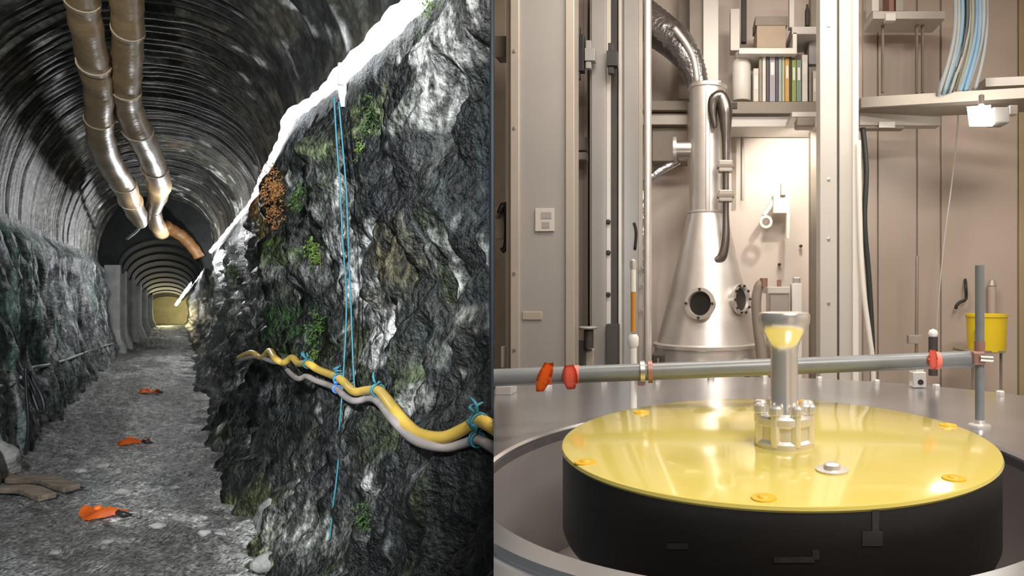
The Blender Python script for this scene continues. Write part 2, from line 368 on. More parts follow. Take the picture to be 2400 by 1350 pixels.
C = mixc(C, (.15, .148, .14), .75*sstep(-.1, .45, fbm(UU*.8+3, YY*.35, 0*UU+52, 3)+.55*sstep(-.1, -1.2, UU)-.12))  # left half darkened in the gravel colour, standing in for shade
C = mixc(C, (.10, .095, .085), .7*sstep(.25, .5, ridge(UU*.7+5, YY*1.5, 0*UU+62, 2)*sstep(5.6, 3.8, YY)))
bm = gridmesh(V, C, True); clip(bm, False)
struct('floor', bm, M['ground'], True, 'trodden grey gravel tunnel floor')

# vaulted liner of the near section
Ys = np.linspace(2.2, 16.6, 620)[None, :]; A = np.linspace(0, 1, 120)[:, None]
ur = np.interp(Ys, TY, TU)+.06; zr = np.interp(Ys, TY, TZ)+.02
ul, zl = -2.0, .92; ap = 2.62
th = A*math.pi
um = (ur+ul)/2; hw = (ur-ul)/2
Ua = um+hw*np.cos(th); Za = (zr*(1-A)+zl*A)+(ap-(zr*(1-A)+zl*A))*np.sin(th)**.85
rib = np.abs(((Ys/.62) % 1)-.5)*2; rib = sstep(.80, .95, rib)
cor = np.sin(Ys*2*math.pi/.155)
ins = .034*rib+.014*cor+.035*fbm(Ys*.8+0*A, A*5, 0*Ys+0*A+4, 3)
Ua2 = Ua-ins*np.cos(th); Za2 = Za-ins*np.sin(th)
YY = Ys+0*A; V = tw(Ua2, YY, Za2)
C = np.zeros(V.shape)+np.array([.052, .053, .044])
AA = A+0*Ys
C = mixc(C, (.075, .065, .045), .8*sstep(-.1, .5, fbm(YY*.9, AA*7, 0*AA+6, 3)))
C = mixc(C, (.018, .02, .02), .85*sstep(-.05, .4, fbm(YY*1.4+9, AA*4, 0*AA+16, 3)))
C = mixc(C, (.48, .49, .48), .85*sstep(.45, .62, fbm(YY*4.2, AA*7, 0*AA+26, 3)))
C = mixc(C, (.22, .215, .20), .8*sstep(.74, .92, AA+.12*fbm(YY*3, AA*3, 0*AA+36, 3)))
bm = gridmesh(V, C); clip(bm, False)
struct('ceiling', bm, M['liner'], True, 'dark corrugated vault lining with arching ribs')

# head wall where the vault narrows, then the far lining ring by ring
YR = 16.5
def far_sec(Y, k):     # outline of far section: list of (u, z)
    f = (Y-YR)/(33-YR); ul = -1.50+.42*f; ur_ = .86-.38*f; top = 1.52-1.62*f; sp = .72-1.08*f; out = []
    for i in range(k+1):
        a = math.pi*i/k; out.append(((ul+ur_)/2+(ur_-ul)/2*math.cos(a), sp+(top-sp)*math.sin(a)))
    return out
bm = bmesh.new(); k = 40
ins_ = far_sec(YR, k); outs = [(-.37+2.3*math.cos(math.pi*i/k), .2+2.6*math.sin(math.pi*i/k)) for i in range(k+1)]
for dY in (0, .25):
    pass
vi = [bm.verts.new(tp(u, YR, z)) for u, z in ins_]; vo = [bm.verts.new(tp(u, YR, z)) for u, z in outs]
vb = [bm.verts.new(tp(u, YR+.3, z)) for u, z in ins_]
for i in range(k): bm.faces.new((vi[i], vi[i+1], vo[i+1], vo[i])); bm.faces.new((vi[i], vb[i], vb[i+1], vi[i+1]))
lv = [bm.verts.new(tp(*a)) for a in ((-1.78, YR, .72), (-2.7, YR, .72), (-2.7, YR, -1.7), (-1.78, YR, -1.7))]; bm.faces.new(lv)
struct('wall_head', bm, M['dkconcrete'], False, 'dark head wall around the lower far arch')
nring = 11
cf = struct('ceiling_far', bmesh.new(), M['dkconcrete'], False, 'dark ribbed lining of the far low vault')
for i in range(nring):
    Y0 = YR+.1+(33-YR)*(i/nring)**1.15; Y1 = YR+.1+(33-YR)*((i+1)/nring)**1.15
    bm = bmesh.new(); rows = []
    for Yq, e in ((Y0, 0), (Y0, .05), (Y1, .05), (Y1, 0)):
        s = far_sec(Yq, 26); c = sum(z for _, z in s)/len(s)
        rows.append([bm.verts.new(tp(u*(1-e*.35)-.12*e, Yq, z-e*(1.0 if 0 < j < 26 else 0))) for j, (u, z) in enumerate(s)])
    # each ring steps inward at its front lip
    for a, b in ((0, 1), (1, 3)):
        for j in range(26): bm.faces.new((rows[a][j], rows[a][j+1], rows[b][j+1], rows[b][j]))
    spart('lining_ring', bm, M['dkconcrete'], cf, 'auto')
bm = bmesh.new(); P4 = [tp(-1.80, YR, -1.7), tp(-1.20, 33, -1.7), tp(-1.20, 33, .1), tp(-1.80, YR, .9)]
bm.faces.new([bm.verts.new(p) for p in P4])
wl = struct('wall_left_far', bm, M['concrete'], False, 'pale concrete side wall with flared ribs in the far section')
for i, Yq in enumerate((16.45, 18.2, 20.4, 23, 26, 29.5)):
    f = (Yq-YR)/(33-YR); u0 = -1.74+.56*f; wd = .17; ztop = .78-1.0*f; bm = bmesh.new()
    prof = [(u0-.08, ztop), (u0+.34, ztop), (u0+.33, -.9), (u0+.36, -1.2), (u0+.48, -1.45), (u0+.52, -1.7), (u0-.08, -1.7)]
    a = [bm.verts.new(tp(u, Yq, z)) for u, z in prof]; b = [bm.verts.new(tp(u, Yq+.5, z)) for u, z in prof]
    bm.faces.new(a); bm.faces.new(b[::-1])
    for j in range(len(a)): bm.faces.new((a[j], b[j], b[(j+1) % len(a)], a[(j+1) % len(a)]))
    spart('rib', bm, M['concrete'], wl)
bm = bmesh.new(); bm.faces.new([bm.verts.new(tp(*a)) for a in ((-1.6, 33.1, -1.75), (.9, 33.1, -1.75), (.9, 33.1, .3), (-1.6, 33.1, .3))])
struct('wall_end', bm, M['khaki'], False, 'bright khaki end wall of the tunnel')
def lamp(name, loc, e, col, r=.05):
    l = bpy.data.lights.new(name, 'POINT'); l.energy = e; l.color = col; l.shadow_soft_size = r
    o = bpy.data.objects.new(name, l); COL.objects.link(o); o.location = loc; return o
lamp('far_fill_light', tp(-.3, 31.2, -.95), 70, (1, .86, .5)); lamp('far_fill_light', tp(.45, 14.8, .9), 150, (.97, .98, 1.0)); lamp('far_fill_light', tp(.25, 10.6, 1.25), 75, (.97, .98, 1.0), .12); lamp('far_fill_light', tp(.3, 23, -.6), 14, (1, .97, .9))  # added unseen point lights that brighten the far floor, ribs and end wall

# glowing hose along the crest of the rock
hp = [(1.25, 2.0, 1.44), (1.24, 2.4, 1.43)]
for x, y, z in ((1000, 0, 1.43), (900, 95, 1.42), (800, 190, 1.42), (750, 238, 1.42), (690, 272, 1.41), (668, 335, 1.42), (640, 385, 1.42), (612, 440, 1.42), (596, 475, 1.41), (560, 518, 1.36), (540, 542, 1.31), (505, 582, 1.18), (480, 612, 1.02)):
    Y = z*F/(VY-y); hp.append((tu(x, Y)-.03, Y, z))
hp += [(tu(x, Y), Y, tz(y, Y)) for x, y, Y in ((468, 640, 20.5), (450, 664, 23), (430, 690, 26.5), (413, 714, 30.5))]
bm = tube([tp(*a) for a in hp], [.066, .066, .066, .060, .050, .044, .040, .040, .042, .042, .044, .046, .05, .055, .06, .06, .06, .06, .06], 14, sm=7, rfun=lambda i: 1+.14*math.sin(i*1.9)+.08*math.sin(i*.77))
clip(bm, False)
solo('light_hose', bm, M['glow'], 'glowing white light hose running along the crest of the rock wall', 'light', smooth=True)
# hanger bracket
Yb = 3.92; b0 = tp(tu(797, Yb), Yb, tz(190, Yb))
T_ = Thing('hanger_bracket', 'white tapered bracket hanging below the glowing hose', 'bracket', tp(tu(797, Yb), Yb, tz(250, Yb)))
bm = bmesh.new(); v = [tp(tu(x, Y), Y, tz(y, Y)) for Y in (Yb, Yb+.05) for x, y in ((784, 170), (812, 170), (812, 250), (799, 250))]
vv = [bm.verts.new(a) for a in v]
for f in ((0, 1, 2, 3), (7, 6, 5, 4), (0, 4, 5, 1), (1, 5, 6, 2), (2, 6, 7, 3), (3, 7, 4, 0)): bm.faces.new([vv[i] for i in f])
T_.part('blade', bm, M['whitepl'])
T_.part('hook', tube([tp(tu(798, Yb), Yb-.01, tz(y, Yb)) for y in (150, 175, 200)], .018, 8, sm=3), M['whitepl'], smooth=True)
# teal ropes
Yr = 3.45
for n_, pts, lab in (('rope', [(783, 228), (789, 330), (797, 440), (803, 560), (812, 700), (806, 860), (795, 1010)], 'thin teal rope hanging straight from the white bracket, left of the pair'),
                     ('rope', [(794, 238), (803, 340), (812, 450), (816, 560), (822, 700), (828, 860), (836, 1000), (828, 1150), (808, 1290), (800, 1380)], 'longer teal rope of the pair hanging from the white bracket to the floor'),
                     ('rope', [(795, 1060), (788, 1130), (780, 1190), (772, 1270)], 'short teal rope end dangling low on the rock wall')):
    bm = tube([tp(tu(x, Yr-.0004*max(0, y-700)), Yr-.0004*max(0, y-700), tz(y, Yr-.0004*max(0, y-700))) for x, y in pts], .0045, 8, sm=5)
    solo(n_, bm, M['blue'], lab, 'rope', 'teal ropes on the rock wall', True)

# yellow and grey hoses strung along the rock
def hoseline(pts, off):
    out = []
    Yp = [rock_hit(x, y, off, True)[1] for x, y in pts]
    Ym = [min(Yp[max(0, i-1):i+2]) for i in range(len(pts))]
    Ys_ = [min(Ym[i], (Ym[max(0, i-1)]+Ym[i]+Ym[min(len(pts)-1, i+1)])/3) for i in range(len(pts))]
    for (x, y), Y in zip(pts, Ys_): out.append(tp(tu(x, Y), Y, tz(y, Y)))
    return out
ypts = [(560, 838), (590, 826), (612, 838), (632, 822), (645, 840), (665, 850), (685, 838), (700, 852), (722, 852), (745, 866), (770, 876), (795, 886), (812, 902), (832, 918), (858, 915), (885, 914), (902, 930), (925, 962), (950, 992), (975, 1014), (1005, 1024), (1035, 1026), (1062, 1018), (1090, 1004), (1122, 988), (1145, 995), (1175, 1015)]
yl = hoseline(ypts, .05)
bm = tube(yl, .0215, 12, sm=6); clip(bm, False); solo('yellow_hose', bm, M['yellowhose'], 'yellow hose looped along the rock wall with teal ties', 'hose', smooth=True)
gpts = [(560, 845), (600, 836), (640, 848), (662, 852), (680, 874), (700, 888), (718, 882), (740, 892), (768, 902), (790, 912), (810, 930), (832, 940), (868, 934), (890, 945), (915, 975), (945, 1008), (975, 1032), (1010, 1044), (1050, 1048), (1085, 1040), (1118, 1030), (1145, 1042), (1175, 1062)]
gl = hoseline(gpts, .035)
bm = tube(gl, .017, 10, sm=6); clip(bm, False); solo('grey_hose', bm, M['greyhose'], 'thinner grey hose slung below the yellow hose on the rock', 'hose', smooth=True)
def tie(p, r, m, label, seed, d=Vector((.6, -.75, 0))):
    rg = random.Random(seed); p = Vector(p)
    T = Thing('cable_tie', label, 'tie', p-Vector((0, 0, r)), 'ties on the wall hoses')
    ax = d.normalized(); s1 = Vector((0, 0, 1)); s2 = ax.cross(s1)
    for k in range(2):
        T.part('loop', tube([p+ax*(k-.5)*.022+(s1*math.cos(a)+s2*math.sin(a))*(r+.002) for a in np.linspace(0, 2*math.pi, 15)], .004, 6, sm=1), m, smooth=True)
    for k in range(3):
        e = p+Vector((rg.uniform(-.03, .03), -rg.uniform(.0, .02), rg.uniform(.04, .085)))
        T.part('tail', tube([p+Vector((0, -.01, r)), (p+e)/2+Vector((rg.uniform(-.02, .02), -.02, .02)), e], [.004, .006, .003], 6, sm=4), m, smooth=True)
def near(pts, lst, x):
    i = min(range(len(pts)), key=lambda j: abs(pts[j][0]-x)); return lst[i]
tie(near(ypts, yl, 722), .026, M['blue'], 'teal tie on the yellow hose where its bright part begins, farthest from viewer', 1)
tie(near(ypts, yl, 795), .026, M['blue'], 'teal tie on the yellow hose, second from the far end', 2)
tie(near(ypts, yl, 885), .026, M['blue'], 'teal tie on the yellow hose before its long sag', 3)
tie(near(ypts, yl, 1122), .026, M['blue'], 'dark teal tie on the yellow hose at its near end', 4)
tie(near(gpts, gl, 780), .019, M['blue2'], 'bright blue tie on the grey hose', 5)
tie(near(gpts, gl, 1118), .022, M['blue'], 'bright turquoise tie on the near end of the grey hose', 6)

# ceiling ducts
def duct(name, pts, label, m, bands):
    P_ = [tp(tu(x, Y), Y, tz(y, Y)) for x, y, w_, Y in pts]; R_ = [w_*Y/F/2 for x, y, w_, Y in pts]
    T = Thing(name, label, 'duct', P_[0], 'ducts under the tunnel vault')
    T.part('skin', tube(P_, R_, 18, sm=6, rfun=lambda i: 1+.045*math.sin(i*1.3)+.03*math.sin(i*2.9)), m, smooth=True)
    for i in bands:
        d = (P_[i+1]-P_[i-1]).normalized()
        T.part('band', cyl(P_[i]-d*.03, P_[i]+d*.03, R_[i]*1.09, 18), M['ductband'], smooth='auto')
    return T
duct('ventilation_duct', [(180, -90, 66, 4.3), (192, 0, 62, 4.8), (204, 70, 60, 5.2), (220, 150, 58, 5.8), (232, 215, 54, 6.3), (232, 280, 50, 6.9), (240, 340, 50, 7.6), (262, 390, 48, 8.5), (288, 430, 45, 9.4), (306, 470, 42, 10.6), (322, 505, 36, 12), (330, 525, 22, 13)],
     'tan flexible duct under the vault, left of the two, ending in a taper', M['duct'], (1, 3, 5, 8, 9))
duct('ventilation_duct', [(292, -90, 66, 4.4), (297, 0, 62, 4.9), (300, 70, 58, 5.3), (298, 150, 56, 5.9), (294, 210, 54, 6.4), (302, 255, 54, 6.9), (322, 305, 54, 7.5), (345, 350, 50, 8.3), (362, 395, 47, 9.2), (374, 432, 44, 10.2), (368, 468, 34, 11.4), (360, 492, 28, 12.4), (365, 520, 30, 13.6), (378, 546, 30, 15)],
     'brown flexible duct under the vault, right of the two, snaking away', M['duct'], (2, 4, 6, 8, 11))
bm = tube([tp(tu(x, Y), Y, tz(y, Y)) for x, y, Y in ((384, 528, 15.6), (405, 540, 15.9), (430, 556, 16.1), (452, 580, 16.2), (468, 604, 16.3))], [.15, .15, .14, .13, .12], 14, sm=5, rfun=lambda i: 1+.06*math.sin(i*1.7))
solo('rusty_duct', bm, M['rust'], 'short orange rusty duct curving over the far arch', 'duct', smooth=True)
bm = tube([tp(tu(x, Y), Y, tz(y, Y)) for x, y, Y in ((330, 526, 13), (322, 540, 13.6), (308, 552, 14.4), (298, 560, 15))], .028, 8, sm=4)
solo('duct_cord', bm, M['palecable'], 'pale cord trailing from the end of the left duct', 'cord', smooth=True)

# cables on the left rock
cp = [left_hit(x, y)[0] for x, y in ((-60, 912), (0, 906), (30, 898), (55, 878), (75, 862), (110, 856), (150, 845), (185, 832), (215, 820), (240, 812), (262, 806))]
solo('wall_cable', tube(cp, .022, 10, sm=6), M['palecable'], 'pale cable sagging along the left rock wall', 'cable', smooth=True)
Yl = 6.2
lp = [(48, 866), (62, 890), (78, 930), (92, 965), (104, 962), (98, 930), (80, 895), (66, 868)]
solo('cable_loop', tube([tp(tu(x, Yl), Yl, tz(y, Yl)) for x, y in lp], .017, 8, sm=6), M['blackcable'], 'black cable loop hanging off the left wall cable', 'cable', smooth=True)
lp = [(60, 860), (62, 920), (66, 980), (64, 1030), (56, 1075), (46, 1092)]
solo('cable_tail', tube([tp(tu(x, 6.0), 6.0, tz(y, 6.0)) for x, y in lp], .012, 8, sm=6), M['blackcable'], 'black cable hanging straight down the left wall to the floor', 'cable', smooth=True)
lp = [(20, 870), (10, 905), (12, 950), (-5, 985), (-30, 1000)]
solo('cable_loop', tube([tp(tu(x, 6.1), 6.1, tz(y, 6.1)) for x, y in lp], .016, 8, sm=6), M['blackcable'], 'black cable curving off the photograph at left', 'cable', smooth=True)

# orange markers on the floor
def marker(x, y, wpx, label, seed):
    Y = 1.6*F/(y-VY); Lm = wpx/F*Y; rg = random.Random(seed); u = tu(x, Y); z = floor_z(u, Y); o = tp(u, Y, z+.015)
    T = Thing('orange_marker', label, 'marker', o, 'orange markers on the tunnel floor')
    bm = bmesh.new(); nx, ny = 16, 7
    g = [[None]*ny for _ in range(nx)]
    for i in range(nx):
        f = i/(nx-1); wd = .075*(math.sin(math.pi*min(1, f*1.05+.12))**.7+.15)+(.02 if f > .85 else 0)
        for j in range(ny):
            s = (j/(ny-1)-.5)*2
            g[i][j] = bm.verts.new(o+Vector(((f-.5)*Lm, s*wd+.03*math.sin(f*7+seed), .012+.035*(1-s*s)*(1+.6*math.sin(f*9+seed*2))+rg.uniform(0, .012))))
    for i in range(nx-1):
        for j in range(ny-1): bm.faces.new((g[i][j], g[i+1][j], g[i+1][j+1], g[i][j+1]))
    bmesh.ops.solidify(bm, geom=bm.faces[:], thickness=.012)
    T.part('ribbon', bm, M['orangetape'], smooth='auto')
    T.part('peg', tube([o+Vector((Lm*.38, 0, .03)), o+Vector((Lm*.55, -.02, .025)), o+Vector((Lm*.66, .01, .01))], [.022, .02, .008], 8, sm=4), M['blackcable'], smooth=True)
    T.part('wire', tube([o+Vector((Lm*.55, -.02, .03)), o+Vector((Lm*.75, .02, .02)), o+Vector((Lm*.95, -.03, .008))], .005, 6, sm=4), M['palestone'], smooth=True)
    T.part('knot', lathe([(0, -.02), (.02, -.012), (.026, 0), (.02, .012), (0, .02)], o+Vector((-Lm*.1, .0, .062)), 10), M['orangetape'], smooth=True)
marker(240, 1222, 100, 'crumpled orange marker with dark peg on the gravel, nearest of three', 1)
marker(312, 1048, 66, 'crumpled orange marker with dark peg on the gravel, middle of three', 2)
marker(352, 924, 44, 'crumpled orange marker with dark peg on the gravel, farthest of three', 3)

# loose stones and boulders
def stonebm(p, r, seed, flat=.6, sub=2):
    bm = bmesh.new(); bmesh.ops.create_icosphere(bm, subdivisions=sub, radius=1)
    co = np.array([v.co[:] for v in bm.verts]); d = 1+.35*fbm(co[:, 0]*1.1+seed*3.7, co[:, 1]*1.1, co[:, 2]*1.1, 3)
    for v, k in zip(bm.verts, d):
        v.co = Vector((v.co.x*k*r*1.15, v.co.y*k*r*.9, v.co.z*k*r*flat))+Vector(p)
    return bm
for i, (x, y, r) in enumerate([(240, 1100, .045), (290, 1158, .06), (190, 1112, .04), (330, 978, .05), (275, 1110, .035), (480, 1256, .035), (515, 1252, .03), (370, 1240, .045), (430, 1075, .03), (565, 1120, .05), (580, 1098, .035), (150, 1080, .03), (450, 1010, .03), (410, 1150, .03), (530, 1180, .04), (345, 905, .03), (600, 1165, .03), (250, 1290, .03), (130, 1300, .03), (560, 1310, .04)]):
    Y = 1.6*F/(y-VY); u = tu(x, Y); z = floor_z(u, Y)
    solo('loose_stone', stonebm(tp(u, Y, z+r*.15), r, i, .6), M['palestone' if i < 8 else 'stone'], 'pale loose stone lying on the gravel tunnel floor' if i < 8 else 'small grey loose stone lying on the gravel tunnel floor', 'stone', 'pale stones on the tunnel floor' if i < 8 else 'grey stones on the tunnel floor', 'auto')
for i, (x, y, r, lab) in enumerate([(690, 1180, .22, 'large rounded grey boulder leaning against the rock foot'), (740, 1290, .17, 'grey boulder at the rock foot nearest the viewer'), (640, 1075, .17, 'grey boulder at the rock foot beside the gravel, middle size'), (600, 1000, .15, 'grey boulder at the rock foot farther along the path'), (655, 1290, .08, 'small flat boulder on the gravel before the rock foot'), (625, 1320, .07, 'smallest flat boulder on the gravel at bottom'), (570, 960, .11, 'farthest grey boulder at the rock foot')]):
    Y = 1.6*F/(y+r*250-VY); u = tu(x, Y)
    solo('boulder', stonebm(tp(u, Y, -1.58+r*.35), r, 40+i, .75, 3), M['stone'], lab, 'boulder', smooth=True)
# weathered planks by the left wall
for i, (x0, y0, x1, y1, lab) in enumerate([(-40, 1128, 175, 1160, 'weathered timber plank lying across the gravel by left wall'), (-40, 1160, 120, 1182, 'shorter weathered timber plank nearer the viewer by left wall')]):
    Ya = 1.6*F/(y0-VY); Yb_ = 1.6*F/(y1-VY); a = tp(tu(x0, Ya), Ya, -1.53); b = tp(tu(x1, Yb_), Yb_, -1.53); d = b-a; L_ = d.length
    bm = bmesh.new(); box(bm, (-L_/2, -.055, -.022), (L_/2, .055, .022), .008); bmesh.ops.subdivide_edges(bm, edges=[e for e in bm.edges if abs(e.verts[0].co.x-e.verts[1].co.x) > .3], cuts=9); 
    for v in bm.verts: v.co.z += .012*math.sin(v.co.x*7+i); v.co.y += .018*math.sin(v.co.x*9+i)
    bmesh.ops.transform(bm, verts=bm.verts, matrix=Matrix.Translation((a+b)/2)@Matrix.Rotation(math.atan2(d.y, d.x), 4, 'Z'))
    solo('timber_plank', bm, M['timber'], lab, 'plank', 'planks by the left wall')
Ya = 5.3
solo('leaning_slab', stonebm(tp(tu(-8, Ya), Ya, tz(1085, Ya)), .14, 77, 1.3, 3), M['stone'], 'grey upright stone at the far left edge of the floor', 'stone', smooth='auto')

# moss and ferns on the rock
def tuft(x, y, rpx, m, label, seed, n=70, leaf=.05, cat='plant', name='fern_tuft'):
    n = int(n*2.4); leaf *= .55
    p, Y = rock_hit(x, y, .02, True); R_ = rpx/F*Y; rg = random.Random(seed); bm = bmesh.new()
    for i in range(n):
        if i % 9 == 0: ca, cr = rg.uniform(0, 6.28), R_*rg.uniform(.1, 1.25)
        a = ca+rg.gauss(0, .25); rr = abs(cr+rg.gauss(0, R_*.16)); b0 = p+Vector((math.cos(a)*rr*.7+.02, -rg.uniform(0, .05)+abs(math.cos(a))*.0, math.sin(a)*rr))
        d = Vector((rg.uniform(-1, .4), rg.uniform(-1, -.1), rg.uniform(-1, .7))).normalized()*leaf*rg.uniform(.5, 1.3); s = d.cross(Vector((rg.uniform(-1, 1), .3, rg.uniform(-1, 1)))).normalized()*leaf*.22
        q_ = [b0, b0+d*.5+s+Vector((0, 0, .008)), b0+d, b0+d*.5-s+Vector((0, 0, .008))]
        bm.faces.new([bm.verts.new(c) for c in q_])
    return solo(name, bm, m, label, cat, 'plants growing on the rock wall')
tuft(738, 592, 30, M['lime'], 'bright lime fern tuft in the middle of the rock wall', 1, 90, .05)
tuft(640, 435, 36, M['orangemoss'], 'orange growth just under the glowing hose', 2, 200, .05, name='orange_growth')
tuft(648, 500, 32, M['orangemoss'], 'rusty yellow growth below the orange growth', 9, 110, .045, name='orange_growth')
tuft(862, 270, 40, M['moss'], 'mossy tuft right of the ropes high on the rock', 3, 80, .05)
tuft(840, 355, 22, M['lime'], 'small lime twig touching the teal ropes', 4, 36, .05)
tuft(748, 770, 34, M['moss'], 'dark green fern above the yellow hose', 5, 90, .06)
tuft(738, 820, 18, M['lime'], 'lime sprig beside the farthest teal tie', 6, 36, .04)
tuft(850, 1215, 30, M['moss'], 'low mossy tuft near the rope ends', 7, 60, .04)
tuft(700, 470, 28, M['moss'], 'green tuft right of the orange growth', 8, 60, .06)
tuft(560, 640, 22, M['moss'], 'distant moss tuft under the hose, far along the wall', 10, 50, .09)
tuft(1000, 20, 24, M['lime'], 'lime tuft at the top beside the glowing hose', 11, 50, .03)

# ================================================================ THE LABORATORY (right of the partition)
# --- room shell
bm = bmesh.new(); YB = 4.9
box(bm, (-K*YB-.3, YB, 0), (4.2, YB+.1, 4.3)); wb = struct('wall_back', bm, M['wall'], False, 'beige laboratory wall with tall panels')
for x0, x1, m in ((2023, 2056, 'panel'), (2059, 2147, 'panel'), (2151, 2203, 'panel'), (2207, 2384, 'panel'), (2389, 2600, 'olive')):
    spart('panel', pbox(x0, x1, -60, 1160, YB-.03, .035, .006), M[m], wb)
bm = bmesh.new(); box(bm, (3.6, -3, 0), (3.7, YB, 4.3)); struct('wall_right_lab', bm, M['panel'])
bm = bmesh.new(); box(bm, (-1.8, -3, 4.2), (3.7, YB+.1, 4.3)); clip(bm, True, True); struct('ceiling_lab', bm, M['wall'])
bm = bmesh.new(); box(bm, (-1.8, -3, -.06), (3.7, YB+.1, 0)); clip(bm, True, True); struct('floor_lab', bm, M['greyplate'])
bm = bmesh.new(); box(bm, (.9, -3.1, 0), (3.7, -3, 4.3)); struct('wall_front_lab', bm, M['wall'])
bm = bmesh.new()   # tapering partition, edge-on to the viewer
pts = [(2.05, 0), (4.9, 0), (4.9, .12), (2.05, .008)]
lo = [bm.verts.new((-K*Y-o, Y, -.3)) for Y, o in pts]; hi = [bm.verts.new((-K*Y-o, Y, 4.3)) for Y, o in pts]
bm.faces.new(lo[::-1]); bm.faces.new(hi)
for i in range(4): bm.faces.new((lo[i], lo[(i+1) % 4], hi[(i+1) % 4], hi[i]))
M['navy'] = mat('navy_partition', (.02, .035, .05), (.018, .03, .045), .6)
struct('wall_partition', bm, M['navy'], False, 'thin dark partition between tunnel and laboratory')
bm = bmesh.new(); v = [(-K*Y+.002, Y, z) for Y, z in ((2.07, 0), (4.9, 0), (4.9, 4.25), (2.07, 4.25))]; bm.faces.new([bm.verts.new(a) for a in v]); bmesh.ops.solidify(bm, geom=bm.faces[:], thickness=.002); struct('wall_left_lab', bm, M['wall'], False, 'beige lining of the partition on the laboratory side')

bm = bmesh.new(); v = [(-K*Y, Y, z) for Y, z in ((-3.1, 0), (-.7, 0), (-.7, 4.25), (-3.1, 4.25))]; bm.faces.new([bm.verts.new(a) for a in v]); bmesh.ops.solidify(bm, geom=bm.faces[:], thickness=.01); struct('wall_left_rear', bm, M['wall'], False, 'beige partition behind the viewer')
# --- tank
DH = CZ-.39; WC = Vector((.155, 1.38, 0)); RI, RO = .595, 1.43
T_ = Thing('tank', 'large round aluminium tank with a sunken well holding the yellow lid', 'tank', (WC.x, WC.y, 0))
def ring(prof, seg=160, fill=False): return clip(lathe(prof, WC, seg), True, fill)
T_.part('deck', ring([(RI+.05, DH), (RO-.05, DH), (RO, DH-.004), (RO, DH-.05), (RO-.03, DH-.06)]), M['deck'], smooth='auto', label='flat brushed aluminium deck')
T_.part('well_rim', ring([(RI, DH-.02), (RI, DH+.006), (RI+.006, DH+.012), (RI+.045, DH+.012), (RI+.052, DH+.004), (RI+.052, DH-.01)]), M['deck'], smooth='auto', label='raised bright rim around the well')
T_.part('well_wall', ring([(RI, DH), (RI, DH-.32)]), M['well'], smooth='auto', label='dark steel inner wall of the well')
T_.part('well_floor', ring([(RI, DH-.32), (.3, DH-.32), (0, DH-.32)]), M['well'])
T_.part('tank_side', ring([(RO-.03, DH-.05), (RO-.03, 0)]), M['satin'], smooth='auto')
bm = bmesh.new()   # flat side panel along the partition line
d = Vector((-K, 1, 0)).normalized(); c = d*WC.dot(d); dist = abs(WC.dot(PN)); hl = math.sqrt((RO-.03)**2-dist**2); hi_ = math.sqrt(RI**2-dist**2) if RI > dist else 0
for s0, s1, z1 in ((-hl, -hi_, DH), (-hi_, hi_, DH-.32), (hi_, hl, DH)):
    if s1-s0 > .001: bm.faces.new([bm.verts.new(v) for v in (c+d*s0, c+d*s1, c+d*s1+Vector((0, 0, z1)), c+d*s0+Vector((0, 0, z1)))])
T_.part('side_panel', bm, M['satin'])
for k in range(36):
    a = 2*math.pi*k/36+.05; p = WC+Vector((math.cos(a)*(RO-.07), math.sin(a)*(RO-.07), DH))
    if p.dot(PN) > .03 and p.y > 1.5: T_.part('deck_bolt', lathe([(.016, 0), (.016, .012), (.012, .016), (0, .016)], p, 6), M['steel'])

# --- lid with its handle
LC = Vector((.177, 1.345, CZ-.314)); LR = .45; TH = .18
T_ = Thing('yellow_topped_lid', 'thick round lid with glossy yellow top, thick black side and steel handle', 'tank_lid', LC-Vector((0, 0, TH)))
T_.part('lid_body', lathe([(0, -TH), (LR-.03, -TH), (LR-.008, -TH+.008), (LR-.003, -TH+.02), (LR-.003, -.010)], LC, 144), M['lidk'], smooth='auto', label='thick black side of the lid')
T_.part('lid_top', lathe([(LR-.003, -.010), (LR, -.006), (LR-.002, -.001), (LR-.006, 0), (.2, 0), (0, 0)], LC, 144), M['lidy'], smooth='auto', label='glossy yellow lacquered top plate')
def onlid(x, y): Y = .314*F/(y-H0); return Vector(((x-PP)/F*Y, Y, LC.z))
for x, y in ((1503, 966), (1372, 1084), (1790, 1168), (2222, 997), (2236, 1122), (1880, 941)):
    T_.part('amber_bolt', lathe([(.020, 0), (.019, .002), (.010, .0025), (.009, .004), (.006, .005), (0, .005)], onlid(x, y), 20), M['amber'], smooth='auto')
T_.part('screw', lathe([(.028, 0), (.028, .003), (.015, .004), (.014, .011), (.010, .014), (0, .014)], onlid(1950, 1103), 24), M['steel'], smooth='auto')
HB = onlid(1838, 1040); hs = HB.y/F
def hz(y): return (1040-y)*hs
h = T_.part('handle', lathe([(34*hs, hz(985)), (34*hs, hz(965)), (32*hs, hz(958)), (32*hs, hz(830)), (33*hs, hz(812)), (40*hs, hz(795)), (52*hs, hz(775)), (59*hs, hz(758)), (60*hs, hz(748)), (60*hs, hz(738)), (57*hs, hz(733)), (46*hs, hz(731)), (0, hz(731))], HB, 48), M['polish'], smooth='auto', label='polished steel post with flared top')
T_.part('flange', lathe([(70*hs, 0), (70*hs, hz(1028)), (66*hs, hz(1024)), (62*hs, hz(1022)), (62*hs, hz(992)), (66*hs, hz(990)), (70*hs, hz(986)), (70*hs, hz(972)), (66*hs, hz(967)), (34*hs, hz(966))], HB, 48), M['steel'], h, 'auto')
for k in range(8):
    a = 2*math.pi*k/8+.3; p = HB+Vector((math.cos(a)*60*hs, math.sin(a)*60*hs, 0))
    T_.part('clamp_bolt', lathe([(.0105, .006), (.0105, hz(962)), (.014, hz(960)), (.014, hz(946)), (.010, hz(942)), (0, hz(942))], p, 12), M['polish'], h, 'auto')
